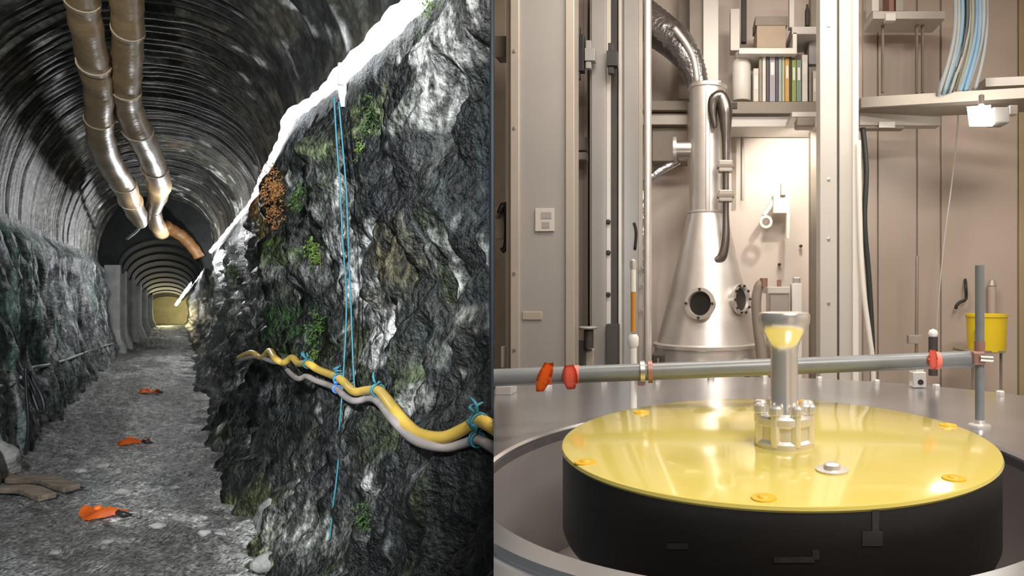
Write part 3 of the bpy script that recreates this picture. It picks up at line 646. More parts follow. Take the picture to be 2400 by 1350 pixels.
# pale print on the black side, the rightmost pair a painted reflection
def onside(x, y, dx, dy, m, name):
    bm = bmesh.new(); g = []
    for i in range(7):
        col = []
        for yy in (y-dy, y+dy):
            xx = x+dx*(i/3-1); k = (xx-PP)/F; a_ = 1+k*k; b_ = -2*(LC.y+k*LC.x); c_ = LC.x**2+LC.y**2-(LR-.0018)**2
            Y = (-b_-math.sqrt(b_*b_-4*a_*c_))/(2*a_); col.append(bm.verts.new(px(xx, yy, Y)))
        g.append(col)
    for i in range(6): bm.faces.new((g[i][0], g[i][1], g[i+1][1], g[i+1][0]))
    T_.part(name, bm, m)
M['mark'] = mat('grey_mark_and_reflection', (.032, .03, .028), (.02, .018, .016), .5, 0, 60)
onside(1862, 1312, 48, 7, M['mark'], 'mark_and_reflection'); onside(1912, 1300, 8, 12, M['mark'], 'mark_and_reflection'); onside(1588, 1280, 26, 7, M['mark'], 'mark_and_reflection'); onside(2045, 1262, 24, 18, M['mark'], 'mark_and_reflection'); onside(2052, 1220, 8, 26, M['mark'], 'mark_and_reflection')

# --- hand rail with posts and tapes
ra = px(1140, 886, 1.66); rb = px(2292, 841, 1.78)
T_ = Thing('hand_rail', 'grey tube rail crossing behind the yellow lid', 'rail', Vector((ra.x, ra.y, DH)))
bm = cyl(ra, rb, .0235, 24); clip(bm, True, True); T_.part('rail_tube', bm, M['rail'], smooth='auto')
for t_ in (.303, .318): 
    p = ra.lerp(rb, t_); dd = (rb-ra).normalized(); T_.part('collar', cyl(p-dd*.006, p+dd*.006, .031, 20), M['copper'] if t_ > .31 else M['satin'], smooth='auto')
pb = px(2296, 1000, .39*F/320); pt = px(2296, 622, pb.y)
T_ = Thing('rail_post', 'slim grey post at the right end of the rail', 'post', pb)
T_.part('post_tube', cyl(pb, pt, .0125, 16), M['rail'], smooth='auto'); T_.part('foot', lathe([(.03, 0), (.03, .006), (.016, .010), (.0125, .02)], pb, 20), M['steel'], smooth='auto')
c = px(2296, 838, pb.y); T_.part('clamp', pbox(2282, 2312, 824, 856, pb.y-.02, .045, .006), M['copper']); T_.part('clamp_sleeve', cyl(px(2296, 850, pb.y), px(2296, 800, pb.y), .0145, 16), M['copper'], smooth='auto'); T_.part('clamp_bolt', cyl(px(2296, 840, pb.y-.02), px(2326, 842, pb.y-.02), .009, 10), M['satin'])
pb = px(1484, 960, .39*F/280); 
T_ = Thing('gauge_tube', 'pale upright tube with amber column crossing the rail at left', 'tube', pb)
q0 = lambda y: px(1484, y, pb.y)
T_.part('lower_tube', cyl(pb, q0(810), .012, 16), M['white'], smooth='auto'); T_.part('collar', lathe([(.012, 0), (.018, .008), (.018, .035), (.012, .045)], q0(815), 20), M['white'], smooth='auto')
T_.part('amber_column', cyl(q0(778), q0(684), .008, 16), M['ambertube'], smooth='auto'); T_.part('upper_tube', cyl(q0(684), q0(628), .009, 16), M['white'], smooth='auto'); T_.part('cap', lathe([(.009, 0), (.012, .01), (.010, .03), (0, .036)], q0(632), 16), M['steel'], smooth='auto')
T_.part('clamp', pbox(1494, 1512, 868, 905, pb.y-.03, .03, .004), M['copper'])
def tape(x0, w_, y0, y1, Y, slant, m, label, seed):
    bm = bmesh.new(); rg = random.Random(seed); n = 9; rows = []
    c = px(x0, (y0+y1)/2, Y)
    T = Thing('tape_flag', label, 'tape', px(x0, y1, Y), 'tape flags on the rail')
    for i in range(n):
        f = i/(n-1); y = y0+(y1-y0)*f; x = x0+slant*(.5-f); ww = w_/2*(.35+.65*math.sin(math.pi*(f*.8+.12)))
        rows.append([bm.verts.new(px(x+ww*s, y+rg.uniform(-1, 1), Y-.03-.004*math.sin(f*6+s*2))) for s in (-1, -.4, .3, 1)])
    for i in range(n-1):
        for j in range(3): bm.faces.new((rows[i][j], rows[i+1][j], rows[i+1][j+1], rows[i][j+1]))
    bmesh.ops.solidify(bm, geom=bm.faces[:], thickness=.002)
    T.part('tape_end', bm, m, smooth=True)
    t_ = (x0-1140)/(2292-1140); p = ra.lerp(rb, t_); dd = (rb-ra).normalized()
    T.part('tape_wrap', cyl(p-dd*.010*w_/30, p+dd*.010*w_/30, .0252, 24), m, smooth='auto')
tape(1276, 34, 850, 918, 1.672, 22, M['orangetape'], 'bright orange tape flag wrapped on the rail at far left', 1)
tape(1336, 36, 856, 912, 1.68, -4, M['coral'], 'coral red tape flag wrapped on the rail, second from left', 2)
tape(2187, 22, 820, 866, 1.765, -2, M['coral'], 'red tape flag on the right end of the rail', 3)
# bits on the deck
T_ = Thing('deck_block', 'small steel block with a dark hole on the deck', 'block', px(2155, 908, 2.46))
T_.part('block', pbox(2140, 2172, 872, 908, 2.46, .05, .004), M['polish']); T_.part('bore', cyl(px(2158, 896, 2.455), px(2158, 896, 2.47), .011, 14), M['black']); T_.part('block_cap', pbox(2146, 2166, 862, 872, 2.465, .04, .003), M['steel'])
solo('dark_block', pbox(1160, 1198, 906, 926, 2.3, .08), M['greyplate'], 'low dark block on the deck at the left edge below the rail', 'block')
T_ = Thing('valve_knob', 'dark knob with pale ball top behind the red tape flag', 'valve', px(2187, 850, 2.5))
T_.part('stem', cyl(px(2187, 880, 2.5), px(2187, 790, 2.5), .018, 16), M['dark'], smooth='auto'); T_.part('ball', lathe([(0, -.02), (.014, -.014), (.02, 0), (.014, .014), (0, .02)], px(2187, 782, 2.5), 16), M['white'], smooth=True)

# --- tall steel column at left
Y = 3.5; zf = 1200
T_ = Thing('steel_column', 'broad grey painted steel column at the left, with flanged edges', 'column', px(1265, zf, Y)); T_.L.z = 0; T_.o.location.z = 0
def pil(x0, x1, Y, depth, y0=-80, bev=.004):
    bm = bmesh.new(); a = px(x0, 0, Y); b = px(x1, y0, Y); box(bm, (a.x, Y, 0), (b.x, Y+depth, b.z), bev); return bm
T_.part('web', pil(1215, 1326, Y+.02, .06), M['greypaint']); T_.part('flange', pil(1196, 1217, Y, .14), M['greyedge']); T_.part('flange', pil(1325, 1346, Y, .14), M['greyedge']); T_.part('back_flange', pil(1186, 1200, Y+.10, .05), M['greyedge'])
s_ = T_.part('label_plate', pbox(1254, 1298, 488, 542, Y+.008, .014, .002), M['palepaint'], label='small pale label plate'); T_.part('print_block', pbox(1268, 1292, 497, 512, Y+.005, .004, .001), M['greyplate'], s_); T_.part('print_block', pbox(1270, 1288, 520, 534, Y+.005, .004, .001), M['greyplate'], s_)
T_.part('recess_plate', pbox(1224, 1270, 730, 750, Y+.012, .01, .004), M['greyedge'])
for y in (120, 300, 640, 820): T_.part('bolt', lathe([(.010, 0), (.010, .006), (0, .007)], px(1206, y, Y), 8, axis=Vector((0, -1, 0))), M['satin'])
# bits left of it
solo('wall_box', pbox(1160, 1194, 84, 134, 3.8, .1), M['brown'], 'brown box on the wall at the top left of the laboratory', 'box')
T_ = Thing('dark_bracket', 'dark bent bracket left of the broad grey column', 'bracket', px(1182, 590, 3.7))
T_.part('arm', tube([px(1170, 500, 3.7), px(1182, 478, 3.7), px(1188, 520, 3.7), px(1186, 575, 3.7), px(1176, 588, 3.7)], .018, 8, sm=4), M['black'], smooth=True); T_.part('plate', pbox(1160, 1180, 486, 560, 3.74, .03), M['brown'])
solo('white_socket', pbox(1174, 1196, 812, 862, 3.7, .05), M['white'], 'small white block at the foot left of the broad column', 'block')
solo('side_strip', pil(1158, 1186, 4.3, .1), M['brown'], 'narrow taupe strip at the left laboratory edge', 'panel')
# --- columns behind
def column(name, label, Y, parts):
    c = px((parts[0][1]+parts[0][2])/2, 900, Y); T = Thing(name, label, 'column', (c.x, Y, 0))
    for nm, x0, x1, dY, dp, m in parts: T.part(nm, pil(x0, x1, Y+dY, dp), M[m])
    return T
column('narrow_column', 'taupe narrow column just right of the broad grey column', 4.5, [('face', 1346, 1374, 0, .1, 'panel'), ('bright_edge', 1368, 1376, -.02, .03, 'palepaint'), ('web', 1376, 1384, .06, .1, 'dark')])
cB = column('strut_column', 'grey strut column carrying black clamps at its top', 4.1, [('face', 1386, 1420, 0, .05, 'greypaint'), ('side', 1382, 1387, .01, .12, 'brown'), ('strip', 1421, 1431, .03, .05, 'palepaint'), ('backing', 1431, 1446, .06, .08, 'dark')])
for y in (520, 592, 690): cB.part('dark_bolt', lathe([(.016, 0), (.016, .012), (.01, .016), (0, .016)], px(1426, y, 4.12), 10, axis=Vector((0, -1, 0))), M['black'])
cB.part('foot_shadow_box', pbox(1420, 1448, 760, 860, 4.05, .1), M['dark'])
column('strut_column', 'grey strut column left of the thin bright tube', 4.2, [('face', 1462, 1496, 0, .08, 'greypaint'), ('left_lip', 1449, 1457, -.02, .06, 'palepaint'), ('left_web', 1457, 1463, .02, .08, 'greyplate'), ('right_lip', 1496, 1506, .02, .05, 'greyedge')])
for i, (x0, x1, y0, y1, m, lab) in enumerate([(1344, 1368, 62, 184, 'black', 'black clamp at the top, right of the broad column'), (1422, 1447, 100, 172, 'black', 'black clamp between the two strut columns at top'), (1370, 1394, 94, 160, 'greypaint', 'grey clamp block on the strut column at top')]):
    T_ = Thing('column_clamp', lab, 'clamp', px((x0+x1)/2, y1, 4.0), 'clamps at the top of the columns')
    T_.part('jaw', pbox(x0, x1, y0+18, y1-18, 4.0, .06), M[m]); T_.part('lug', pbox(x0+3, x1-9, y0, y0+20, 4.01, .04), M[m]); T_.part('lug', pbox(x0+3, x1-9, y1-20, y1, 4.01, .04), M[m])
solo('junction_box', pbox(1346, 1374, 320, 352, 4.35, .08), M['brown'], 'small brown junction box low on the taupe narrow column', 'box')
solo('junction_box', pbox(1348, 1374, 356, 374, 4.35, .08), M['greyedge'], 'khaki junction box under the small brown one', 'box')
T_ = Thing('floor_valve', 'dark valve with grey wheel at the foot of the strut column', 'valve', px(1372, 860, 3.9))
T_.part('body', pbox(1348, 1372, 800, 866, 3.9, .08, .01), M['dark']); T_.part('bonnet', cyl(px(1380, 770, 3.9), px(1380, 815, 3.9), .03, 14), M['dark'], smooth='auto'); T_.part('wheel', lathe([(.015, -.01), (.055, -.008), (.06, 0), (.055, .008), (.015, .01)], px(1378, 768, 3.9), 20), M['greyplate'], smooth='auto'); T_.part('outlet', pbox(1372, 1392, 818, 866, 3.92, .06, .008), M['greyedge'])
solo('bright_tube', cyl(Vector((px(1518, 0, 3.9).x, 3.9, 0)), px(1518, -60, 3.9), .025, 20), M['steel'], 'thin bright vertical tube left of the cone vessel', 'pipe', smooth='auto')
T_ = Thing('wall_fitting', 'crumpled foil wrapped fitting beside the thin bright tube', 'fitting', px(1500, 520, 4.3))
T_.part('foil_wrap', tube([px(1495, 440, 4.3), px(1502, 462, 4.3), px(1500, 500, 4.3), px(1506, 560, 4.3), px(1500, 640, 4.3)], [.03, .05, .06, .05, .03], 12, sm=5, rfun=lambda i: 1+.15*math.sin(i*2.3)), M['foil'], smooth=True); T_.part('arm', tube([px(1500, 440, 4.3), px(1540, 405, 4.3), px(1590, 378, 4.35)], [.02, .03, .025], 10, sm=5), M['foil'], smooth=True)
T_.part('black_hook', tube([px(1486, 522, 4.2), px(1491, 545, 4.2), px(1488, 585, 4.2)], .010, 8, sm=4), M['black'], smooth=True)
for y in (628, 668, 726): T_.part('stud', lathe([(.013, 0), (.013, .02), (0, .022)], px(1505, y, 4.2), 10, axis=Vector((0, -1, 0))), M['greyplate'])

# --- conical vessel
Y = 4.3; s = Y/F; ax = px(1658, 700, Y); vz = lambda y: CZ+(H0-y)*s
T_ = Thing('cone_vessel', 'stainless vessel with conical body, slim neck and dark ports', 'vessel', (ax.x, Y, 0))
c0 = Vector((ax.x, Y, 0))
T_.part('body', lathe([(124*s, 0), (124*s, vz(812)), (127*s, vz(810)), (127*s, vz(803)), (118*s, vz(800)), (92*s, vz(700)), (68*s, vz(600)), (46*s, vz(503))], c0, 64), M['steel'], smooth='auto')
T_.part('neck', lathe([(46*s, vz(505)), (47*s, vz(500)), (43*s, vz(496)), (43*s, vz(214)), (46*s, vz(212)), (46*s, vz(204)), (40*s, vz(203)), (0, vz(203))], c0, 48), M['steel'], smooth='auto')
T_.part('neck_seam', pbox(1654, 1664, 214, 498, Y-46*s, .012, .003), M['satin'])
def port(x, y, r, aim, m, name='port', bolts=6, Yp=None):
    yr = (y-500)*.245*s+46*s; dx = (x-1658)*s; Yq = Y-math.sqrt(max(0, yr*yr-dx*dx))-.03 if Yp is None else Yp
    p = px(x, y, Yq); a_ = Vector(aim).normalized()
    o = T_.part(name, lathe([(r*.9, -.08), (r*.9, 0), (r*1.22, .002), (r*1.22, .022), (r*.95, .024), (r*.88, .0)], p, 28, axis=a_), M['steel'], smooth='auto')
    T_.part('opening', lathe([(0, .004), (r*.9, .004)], p, 28, axis=a_), m, o)
    qv = a_.to_track_quat('Z', 'Y')
    for k in range(bolts):
        t_ = 2*math.pi*k/bolts; T_.part('port_bolt', lathe([(.009, .018), (.009, .034), (0, .034)], p+qv@Vector((math.cos(t_)*r*1.08, math.sin(t_)*r*1.08, 0)), 6, axis=a_), M['dark'], o)
port(1642, 712, .085, (-.45, -1, .12), M['black'], bolts=4); port(1733, 702, .085, (1.1, -.8, .1), M['dark'], bolts=10)
port(1640, 872, .06, (-.3, -1, 0), M['dark'], Yp=Y-.40); port(1750, 866, .06, (.7, -1, 0), M['dark'], Yp=Y-.30)
T_.part('side_nozzle', cyl(px(1620, 350, Y), px(1584, 350, Y), .062, 20), M['satin'], smooth='auto'); T_.part('nozzle_flange', cyl(px(1586, 350, Y), px(1578, 350, Y), .085, 24), M['steel'], smooth='auto')
# flexible foil hose into the neck
T_ = Thing('foil_hose', 'crinkled silver hose bending down into the vessel neck', 'hose', px(1640, 204, Y))
hpts = [px(1505, 40, Y+.15), px(1545, 70, Y+.1), px(1580, 98, Y+.05), px(1608, 130, Y), px(1626, 168, Y), px(1636, 206, Y)]
T_.part('hose', tube(hpts, [.13, .125, .115, .10, .085, .07], 20, sm=9, rfun=lambda i: 1+.07*(i % 2)), M['foil'], smooth=True)
T_.part('thin_hose', tube([px(1580, 66, Y-.12), px(1606, 100, Y-.12), px(1626, 140, Y-.1), px(1634, 190, Y-.08)], .022, 10, sm=6), M['steel'], smooth=True)
# hooked pipe right of neck
T_ = Thing('hooked_pipe', 'dark steel pipe hooked over beside the vessel neck', 'pipe', px(1690, 615, Y-.15))
Yh = Y-.18
T_.part('pipe', tube([px(1676, 300, Yh), px(1670, 262, Yh), px(1674, 234, Yh), px(1690, 228, Yh), px(1699, 260, Yh), px(1701, 330, Yh), px(1701, 420, Yh), px(1701, 500, Yh), px(1700, 560, Yh), px(1692, 600, Yh), px(1676, 612, Yh)], [.015, .03, .04, .045, .05, .03, .022, .022, .03, .034, .03], 14, sm=6), M['darksteel'], smooth=True)
for y in (388, 458): T_.part('coupling', pbox(1684, 1718, y-14, y+14, Yh-.04, .07, .008), M['greyedge']); T_.part('coupling_band', pbox(1681, 1721, y-4, y+4, Yh-.043, .076, .003), M['brown'])
# duct above
T_ = Thing('square_duct', 'square pale duct hanging from above the vessel neck', 'duct', px(1665, 195, 4.5))
T_.part('duct_face', pbox(1648, 1684, -60, 194, 4.45, .2), M['palepaint']); T_.part('duct_side', pbox(1616, 1648, -60, 150, 4.5, .2), M['brown']); T_.part('lower_flange', pbox(1644, 1690, 188, 200, 4.43, .24), M['satin'])
solo('hanging_post', pbox(1590, 1616, -60, 232, 4.7, .08), M['brown'], 'dark slim post hanging behind the square duct', 'post')
# --- shelf with binders
YS = 4.45
T_ = Thing('wall_shelf', 'brown wall shelf carrying the row of binders', 'shelf', px(1812, 262, YS))
T_.part('board', pbox(1704, 1922, 238, 266, YS, .38, .004), M['brown']); T_.part('tray', pbox(1706, 1922, 270, 298, YS+.05, .3, .006), M['palepaint']); T_.part('bracket', pbox(1712, 1728, 240, 254, YS-.008, .02, .002), M['dark'])
solo('cross_beam', pbox(1446, 1612, 236, 258, 4.55, .12), M['brown'], 'brown cross beam left of the vessel neck', 'beam')
solo('cross_beam', pbox(1500, 1612, 266, 292, 4.6, .12), M['greyedge'], 'khaki cross beam below the brown one', 'beam')
solo('olive_cabinet', pbox(1528, 1612, 296, 378, 4.66, .2, .006), M['brown'], 'brown cabinet behind the vessel nozzle', 'cabinet')
for i, (x0, x1, y0, c, lab, dy) in enumerate([(1766, 1778, 160, (.72, .68, .60), 'white binder at the left of the shelf row', 0), (1779, 1786, 124, (.30, .26, .20), 'thin brown binder beside the left white binder', 0), (1787, 1795, 112, (.76, .73, .66), 'slim tall white binder on the shelf, third from left', 0), (1796, 1803, 124, (.06, .05, .055), 'slim black binder beside the lilac grey one', 0),
        (1804, 1817, 128, (.40, .37, .42), 'lilac grey binder between two black ones', 0), (1818, 1824, 134, (.10, .08, .09), 'very thin black folder right of the lilac binder', 0), (1825, 1832, 136, (.36, .46, .46), 'pale teal binder left of the khaki one', 0), (1833, 1839, 134, (.50, .48, .30), 'thin khaki binder left of the orange one', 0), (1840, 1850, 136, (.62, .36, .10), 'orange binder in the middle of the shelf row', 0), (1851, 1855, 132, (.05, .04, .02), 'thin dark folder right of the orange binder', 0), (1856, 1866, 140, (.28, .36, .10), 'olive green binder right of the orange one', 0), (1867, 1878, 140, (.22, .30, .24), 'dull green binder left of a white one', 0), (1880, 1893, 128, (.74, .72, .66), 'white binder right of the green ones', 0), (1896, 1903, 156, (.22, .20, .18), 'grey thin binder near the column', 0), (1905, 1914, 166, (.56, .52, .46), 'beige low binder beside the column', 0)]):
    T_ = Thing('binder', lab, 'binder', px((x0+x1)/2, 238, YS+.06), 'binders on the wall shelf')
    T_.part('cover', pbox(x0, x1, y0, 238, YS+.06, .24, .003), plain('binder_%d' % i, c))
    if x1-x0 > 8: T_.part('spine_label', pbox(x0+2.5, x1-2.5, y0+18, y0+48, YS+.0585, .004, .0005), M['white'])
T_ = Thing('canister', 'white canister with cap at the left end of the shelf', 'canister', px(1738, 238, YS+.14))
cc = px(1738, 238, YS+.14); T_.part('body', lathe([(0, 0), (.066, 0), (.07, .006), (.07, .27), (.06, .30), (.045, .31)], cc, 28), M['white'], smooth='auto'); T_.part('cap', lathe([(.05, .31), (.05, .355), (.045, .36), (0, .36)], cc, 28), M['palepaint'], smooth='auto')
T_ = Thing('upper_ledge', 'white ledge with upturned edge above the binders', 'shelf', px(1800, 124, YS))
T_.part('board', pbox(1732, 1868, 112, 126, YS, .35, .003), M['white']); T_.part('upturn', pbox(1858, 1868, 76, 113, YS, .35, .003), M['white'])
T_ = Thing('cardboard_box', 'tan cardboard box on the white ledge', 'box', px(1808, 112, YS+.03))
T_.part('carton', pbox(1774, 1842, 60, 112, YS+.03, .25, .004), M['card']); T_.part('lid', pbox(1770, 1846, 38, 60, YS+.06, .2, .004), M['brown'])
T_ = Thing('high_shelf', 'pale high shelf beside the pale twin column', 'shelf', px(1890, 78, YS))
T_.part('board', pbox(1856, 1922, 62, 80, YS, .35), M['palepaint']); T_.part('upright', pbox(1850, 1862, -50, 64, YS, .06), M['palepaint'])
solo('grey_file', pbox(1896, 1920, 88, 150, YS+.12, .2), M['greyplate'], 'grey file box hanging under the high shelf', 'box')
solo('dark_bottle', lathe([(0, 0), (.018, 0), (.018, .11), (.008, .14), (.008, .16), (0, .16)], px(1892, 62, YS+.08), 16), M['dark'], 'dark bottle on the high shelf', 'bottle', smooth='auto')
T_ = Thing('upright_stand', 'white upright stand left of the cardboard box', 'stand', px(1718, 112, YS+.1))
T_.part('stile', pbox(1712, 1734, 20, 118, YS+.1, .1), M['palepaint']); T_.part('gap_strip', pbox(1738, 1750, -50, 98, YS+.2, .05), M['dark'])
# --- pale twin column
Y = 3.75
T_ = column('twin_column', 'pale twin steel column right of the shelf', Y, [('left_flange', 1922, 1962, 0, .12, 'palepaint'), ('seam', 1961, 1968, .06, .05, 'brown'), ('web', 1967, 2000, .03, .08, 'palepaint'), ('right_lip', 1999, 2013, 0, .12, 'white'), ('back', 1925, 2012, .12, .06, 'greyplate')])
for y in (60, 420, 560, 710): T_.part('bolt', lathe([(.010, 0), (.010, .006), (0, .007)], px(1942, y, Y), 8, axis=Vector((0, -1, 0))), M['satin'])
solo('white_conduit', tube([px(2012, 330, 3.72), px(2014, 450, 3.72), px(2018, 600, 3.72), px(2026, 700, 3.72), px(2038, 790, 3.72), px(2046, 860, 3.72), px(2048, 1010, 3.72)], .016, 10, sm=6), M['white'], 'white conduit curving down the right side of the twin column', 'conduit', smooth=True)
solo('dark_cable_and_shadow', tube([px(2022, 300, 4.4), px(2030, 400, 4.4), px(2026, 520, 4.4), px(2036, 650, 4.4), px(2044, 800, 4.4), px(2046, 960, 4.4)], .02, 10, sm=6), M['cablek'], 'dark tube standing in for the shadow gap behind the white conduit', 'cable', smooth=True)  # dark tube put in for the shadow gap beside the column
# --- fittings on the bright wall
T_ = Thing('wall_valve', 'white wall mounted valve with hanging outlet on the bright wall', 'valve', px(1840, 560, 4.75))
T_.part('block', pbox(1812, 1852, 456, 500, 4.72, .12, .008), M['white']); T_.part('handle', pbox(1830, 1842, 430, 458, 4.70, .05, .004), M['satin']); T_.part('outlet', cyl(px(1848, 500, 4.72), px(1846, 560, 4.72), .018, 12), M['white'], smooth='auto'); T_.part('arm', cyl(px(1790, 505, 4.75), px(1815, 470, 4.75), .02, 12), M['white'], smooth='auto'); T_.part('drip_ring', lathe([(.03, -.01), (.05, -.01), (.05, .01), (.03, .01)], px(1795, 520, 4.72), 18, axis=Vector((0, -1, 0))), M['white'], smooth='auto')
solo('slim_pipe', cyl(px(1740, 300, 4.82), px(1740, 470, 4.82), .014, 10), M['greyedge'], 'slim vertical pipe on the bright wall right of the vessel neck', 'pipe', smooth='auto')
for i, (x, y) in enumerate(((1876, 577), (1826, 620))):
    solo('wall_stud', lathe([(.012, 0), (.012, .03), (0, .034)], px(x, y, 4.88), 10, axis=Vector((0, -1, 0))), M['dark'], ('dark stud on the bright wall, upper right of two', 'dark stud on the bright wall, lower left of two')[i], 'stud', 'studs on the wall')
T_ = Thing('instrument_case', 'grey instrument case standing behind the steel handle', 'instrument', px(1828, 800, 3.9))
T_.part('case', pil(1804, 1850, 3.9, .2, 684), M['satin']); T_.part('top_plate', pbox(1798, 1852, 672, 688, 3.88, .24, .004), M['palepaint']); T_.part('knob', cyl(px(1826, 672, 3.95), px(1826, 656, 3.95), .014, 12), M['copper'])
T_ = Thing('white_canister', 'white upright block right of the instrument case', 'canister', px(1866, 760, 3.95))
T_.part('body', pil(1856, 1880, 3.95, .08, 664), M['white']); T_.part('cap', pbox(1860, 1876, 650, 664, 3.96, .06, .005), M['satin'])
T_ = Thing('bent_hose', 'dark brown hose arching left of the instrument case', 'hose', px(1785, 860, 3.85))
T_.part('hose', tube([px(1796, 665, 3.85), px(1780, 668, 3.85), px(1772, 710, 3.85), px(1776, 770, 3.85), px(1786, 840, 3.85), px(1790, 960, 3.85)], [.02, .03, .032, .03, .036, .04], 14, sm=6), M['brown'], smooth=True); T_.part('nozzle', cyl(px(1790, 672, 3.84), px(1790, 652, 3.84), .024, 12), M['copper'])
solo('column_shade_strip', pil(1900, 1914, 4.6, .08), M['brown'], 'dark slim strip standing in for shade left of the twin column', 'post')  # strip put in for the shade beside the twin column
# --- right-hand beams, lamp and cables
T_ = Thing('cable_tray', 'long beige cable tray rising to the right under the cables', 'tray', px(2210, 250, 4.2))
def slope_beam(x0, y0, x1, y1, hpx, Y0, Y1, dp):
    bm = bmesh.new(); v = []
    for x, y, Yq in ((x0, y0, Y0), (x1, y1, Y1)):
        for yy in (y-hpx/2, y+hpx/2):
            for dd in (0, dp): p = px(x, yy, Yq); p.y += dd; v.append(bm.verts.new(p))
    for f in ((0, 1, 3, 2), (4, 6, 7, 5), (0, 4, 5, 1), (2, 3, 7, 6), (0, 2, 6, 4), (1, 5, 7, 3)): bm.faces.new([v[i] for i in f])
    bmesh.ops.recalc_face_normals(bm, faces=bm.faces); return bm
T_.part('rail', slope_beam(2018, 240, 2460, 214, 24, 4.3, 3.9, .06), M['greyedge']); T_.part('top_rail', slope_beam(2310, 193, 2460, 186, 20, 4.15, 4.0, .2), M['palepaint']); T_.part('underside', slope_beam(2018, 254, 2460, 232, 8, 4.34, 3.94, .25), M['brown'])
T_ = Thing('cross_channel', 'beige steel channel below the cable tray, right of twin column', 'beam', px(2110, 296, 4.4))
T_.part('channel', pbox(2014, 2206, 262, 294, 4.4, .1, .006), M['greyedge']); T_.part('label', pbox(2060, 2098, 285, 299, 4.39, .008, .002), M['white']); T_.part('lower_lip', pbox(2014, 2120, 294, 301, 4.41, .08, .002), M['brown'])
T_ = Thing('upper_bracket_shelf', 'pale bracket shelf high on the right panels', 'shelf', px(2130, 46, 4.5))
T_.part('board', pbox(2046, 2216, 26, 44, 4.5, .25), M['palepaint']); T_.part('end_clip', pbox(2076, 2100, 30, 48, 4.48, .05), M['white']); 
for x in (2070, 2150, 2164): T_.part('hanger', pbox(x-2.5, x+2.5, 44, 216, 4.6, .03, .002), M['brown'])
for i, (x0, x1, y0, m, lab) in enumerate([(2044, 2060, -20, 'white', 'white folder standing on the high right shelf'), (2084, 2096, -30, 'copper', 'red brown folder standing on the high right shelf'), (2100, 2118, -20, 'greyedge', 'beige folder standing on the high right shelf')]):
    solo('shelf_folder', pbox(x0, x1, y0, 26, 4.56, .16), M[m], lab, 'folder', 'folders on the high right shelf')
for i, (x, dx, m, r) in enumerate([(2234, -4, 'cableg', .016), (2242, -2, 'cableg', .014), (2250, -6, 'cableb', .015), (2258, 0, 'cablek', .012), (2266, -8, 'cableg', .014), (2274, -2, 'cableo', .015), (2282, -4, 'cableb', .018), (2291, -2, 'cableb', .018), (2300, -6, 'cableg', .015), (2307, 2, 'cableg', .014), (2247, 3, 'cableo', .012), (2262, -10, 'cablek', .013)]):
    pts = [px(x, -80, 4.05-.01*(i % 3)), px(x+6, 20, 4.05-.01*(i % 3)), px(x+3+dx*.3, 90, 4.04), px(x-8+dx, 150, 4.05), px(x-24+dx*1.6, 206, 4.08), px(x-34+dx*1.6, 236, 4.2)]
    nm = ('leftmost grey cable', 'second grey cable from the left', 'thin light blue cable', 'black cable at the middle', 'middle grey cable', 'right olive cable', 'thick blue cable', 'rightmost thick blue cable', 'grey cable right of the blue ones', 'rightmost grey cable', 'left olive cable', 'black cable crossing leftward')[i]
    solo('hanging_cable', tube(pts, r, 8, sm=6), M[m], nm+' of the bundle hanging at the upper right', 'cable', 'hanging cables at the upper right', True)
T_ = Thing('work_lamp', 'bright white floodlight clamped under the cable tray', 'lamp', px(2310, 296, 3.8))
bm = bmesh.new(); v = [bm.verts.new(px(x, y, Yq)) for Yq in (3.78, 3.92) for x, y in ((2266, 250), (2322, 246), (2326, 296), (2272, 296))]
for f in ((3, 2, 1, 0), (4, 5, 6, 7), (0, 1, 5, 4), (1, 2, 6, 5), (2, 3, 7, 6), (3, 0, 4, 7)): bm.faces.new([v[i] for i in f])
T_.part('lens', bm, M['lampon'], label='glowing white lens'); T_.part('housing', pbox(2328, 2368, 250, 288, 3.82, .12, .01), M['greyplate']); T_.part('bracket', pbox(2366, 2386, 246, 268, 3.86, .06, .004), M['satin']); T_.part('yoke', cyl(px(2300, 248, 3.86), px(2300, 226, 3.9), .018, 12), M['satin'])
T_ = Thing('shelf_lamp', 'small dark spotlight under the wall shelf aimed at the wall', 'lamp', px(1885, 300, 4.2))
T_.part('housing', pbox(1868, 1912, 274, 296, 4.2, .12, .012), M['brown']); T_.part('arm', pbox(1856, 1916, 262, 274, 4.24, .28, .004), M['palepaint'])
l = bpy.data.lights.new('shelf_spot', 'SPOT'); l.energy = 60; l.color = (1, .93, .82); l.spot_size = math.radians(95); l.spot_blend = .5; l.shadow_soft_size = .03
o = bpy.data.objects.new('shelf_spot', l); COL.objects.link(o); o.location = px(1888, 304, 4.3); o.rotation_euler = (px(1850, 430, 4.9)-o.location).to_track_quat('-Z', 'Y').to_euler()
# --- right wall fittings
solo('thin_cord', tube([px(2246, 234, 4.2), px(2244, 300, 4.5), px(2232, 420, 4.6), px(2214, 560, 4.6), px(2200, 700, 4.6), px(2194, 800, 4.6)], .006, 6, sm=5), M['palepaint'], 'thin pale cord slanting down the right panels', 'cord', smooth=True)
T_ = Thing('panel_rod', 'thin steel rod standing before the right panels', 'rod', px(2149, 1000, 4.5))
T_.part('rod', cyl(px(2149, 600, 4.5), Vector((px(2145, 0, 4.5).x, 4.5, 0)), .013, 10), M['satin'], smooth='auto'); T_.part('rod_clamp', pbox(2130, 2160, 786, 806, 4.46, .05, .004), M['greyedge'])
solo('black_hook', tube([px(2262, 655, 4.88), px(2263, 668, 4.8), px(2264, 700, 4.8), px(2250, 708, 4.8), px(2242, 716, 4.8), px(2240, 724, 4.8)], .012, 8, sm=3), M['black'], 'black bent hook on the right panels', 'hook', smooth=True)
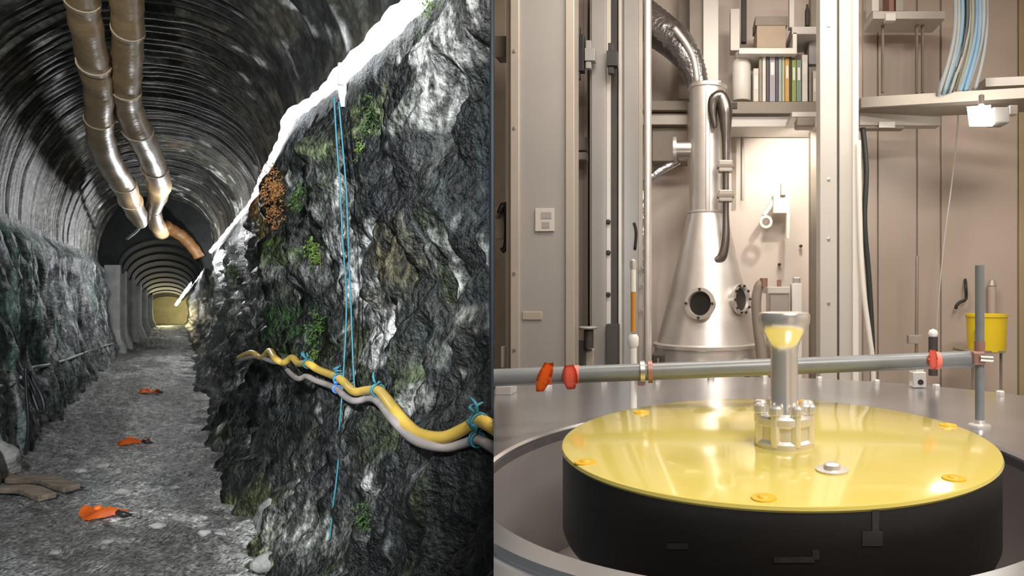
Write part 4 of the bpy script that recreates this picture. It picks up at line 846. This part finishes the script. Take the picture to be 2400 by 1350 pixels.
T_ = Thing('yellow_bucket', 'yellow bucket on a slim stand behind the rail post', 'bucket', px(2312, 1000, 4.3))
cb = px(2312, 822, 4.3); s4 = 4.3/F
T_.part('bucket', lathe([(0, 0), (41*s4, 0), (44*s4, 78*s4), (46*s4, 80*s4), (46*s4, 86*s4), (43*s4, 86*s4), (40*s4, 12*s4), (0, 12*s4)], cb, 40), M['bucket'], smooth='auto')
T_.part('lid', lathe([(43*s4, 76*s4), (30*s4, 78*s4), (20*s4, 84*s4), (0, 86*s4)], cb, 40), M['bucket'], smooth='auto'); T_.part('handle', tube([cb+Vector((-40*s4, -30*s4, 50*s4)), cb+Vector((-34*s4, -34*s4, 10*s4)), cb+Vector((-24*s4, -38*s4, 6*s4))], .008, 8, sm=4), M['brown'], smooth=True)
for x in (2280, 2346): T_.part('stand_leg', cyl(px(x, 822, 4.3), Vector((px(x, 0, 4.3).x, 4.3, 0)), .010, 8), M['brown'])
T_.part('stand_shelf', pbox(2268, 2356, 822, 828, 4.18, .24, .002), M['brown'])
T_ = Thing('wall_pipe_stub', 'faint grey pipe stub on the panel above the yellow bucket', 'pipe', px(2325, 740, 4.85))
T_.part('stub', cyl(px(2325, 735, 4.8), px(2325, 670, 4.8), .03, 14), M['panel'], smooth='auto'); T_.part('stub_cap', lathe([(.03, 0), (.034, .01), (.02, .05), (0, .06)], px(2325, 672, 4.8), 14), M['greyedge'], smooth='auto')
# low machinery seen between the deck and the rail
for i, (x0, x1, y0, m, lab) in enumerate([(1790, 1920, 930, 'palepaint', 'pale floor cabinet behind the deck under the handle'), (1700, 1760, 905, 'white', 'white floor cabinet right of the vessel foot'), (1528, 1556, 830, 'dark', 'dark floor unit left of the vessel foot')]):
    T_ = Thing('floor_unit', lab, 'cabinet', (px((x0+x1)/2, 0, 3.6).x, 3.6, 0)); a = px(x0, y0, 3.6); b = px(x1, y0, 3.6)
    bm = bmesh.new(); box(bm, (a.x, 3.6, 0), (b.x, 3.8, a.z), .008); T_.part('case', bm, M[m]); T_.part('door_line', pbox((x0+x1)/2-2, (x0+x1)/2+2, y0+10, y0+120, 3.595, .01, .001), M['brown'])
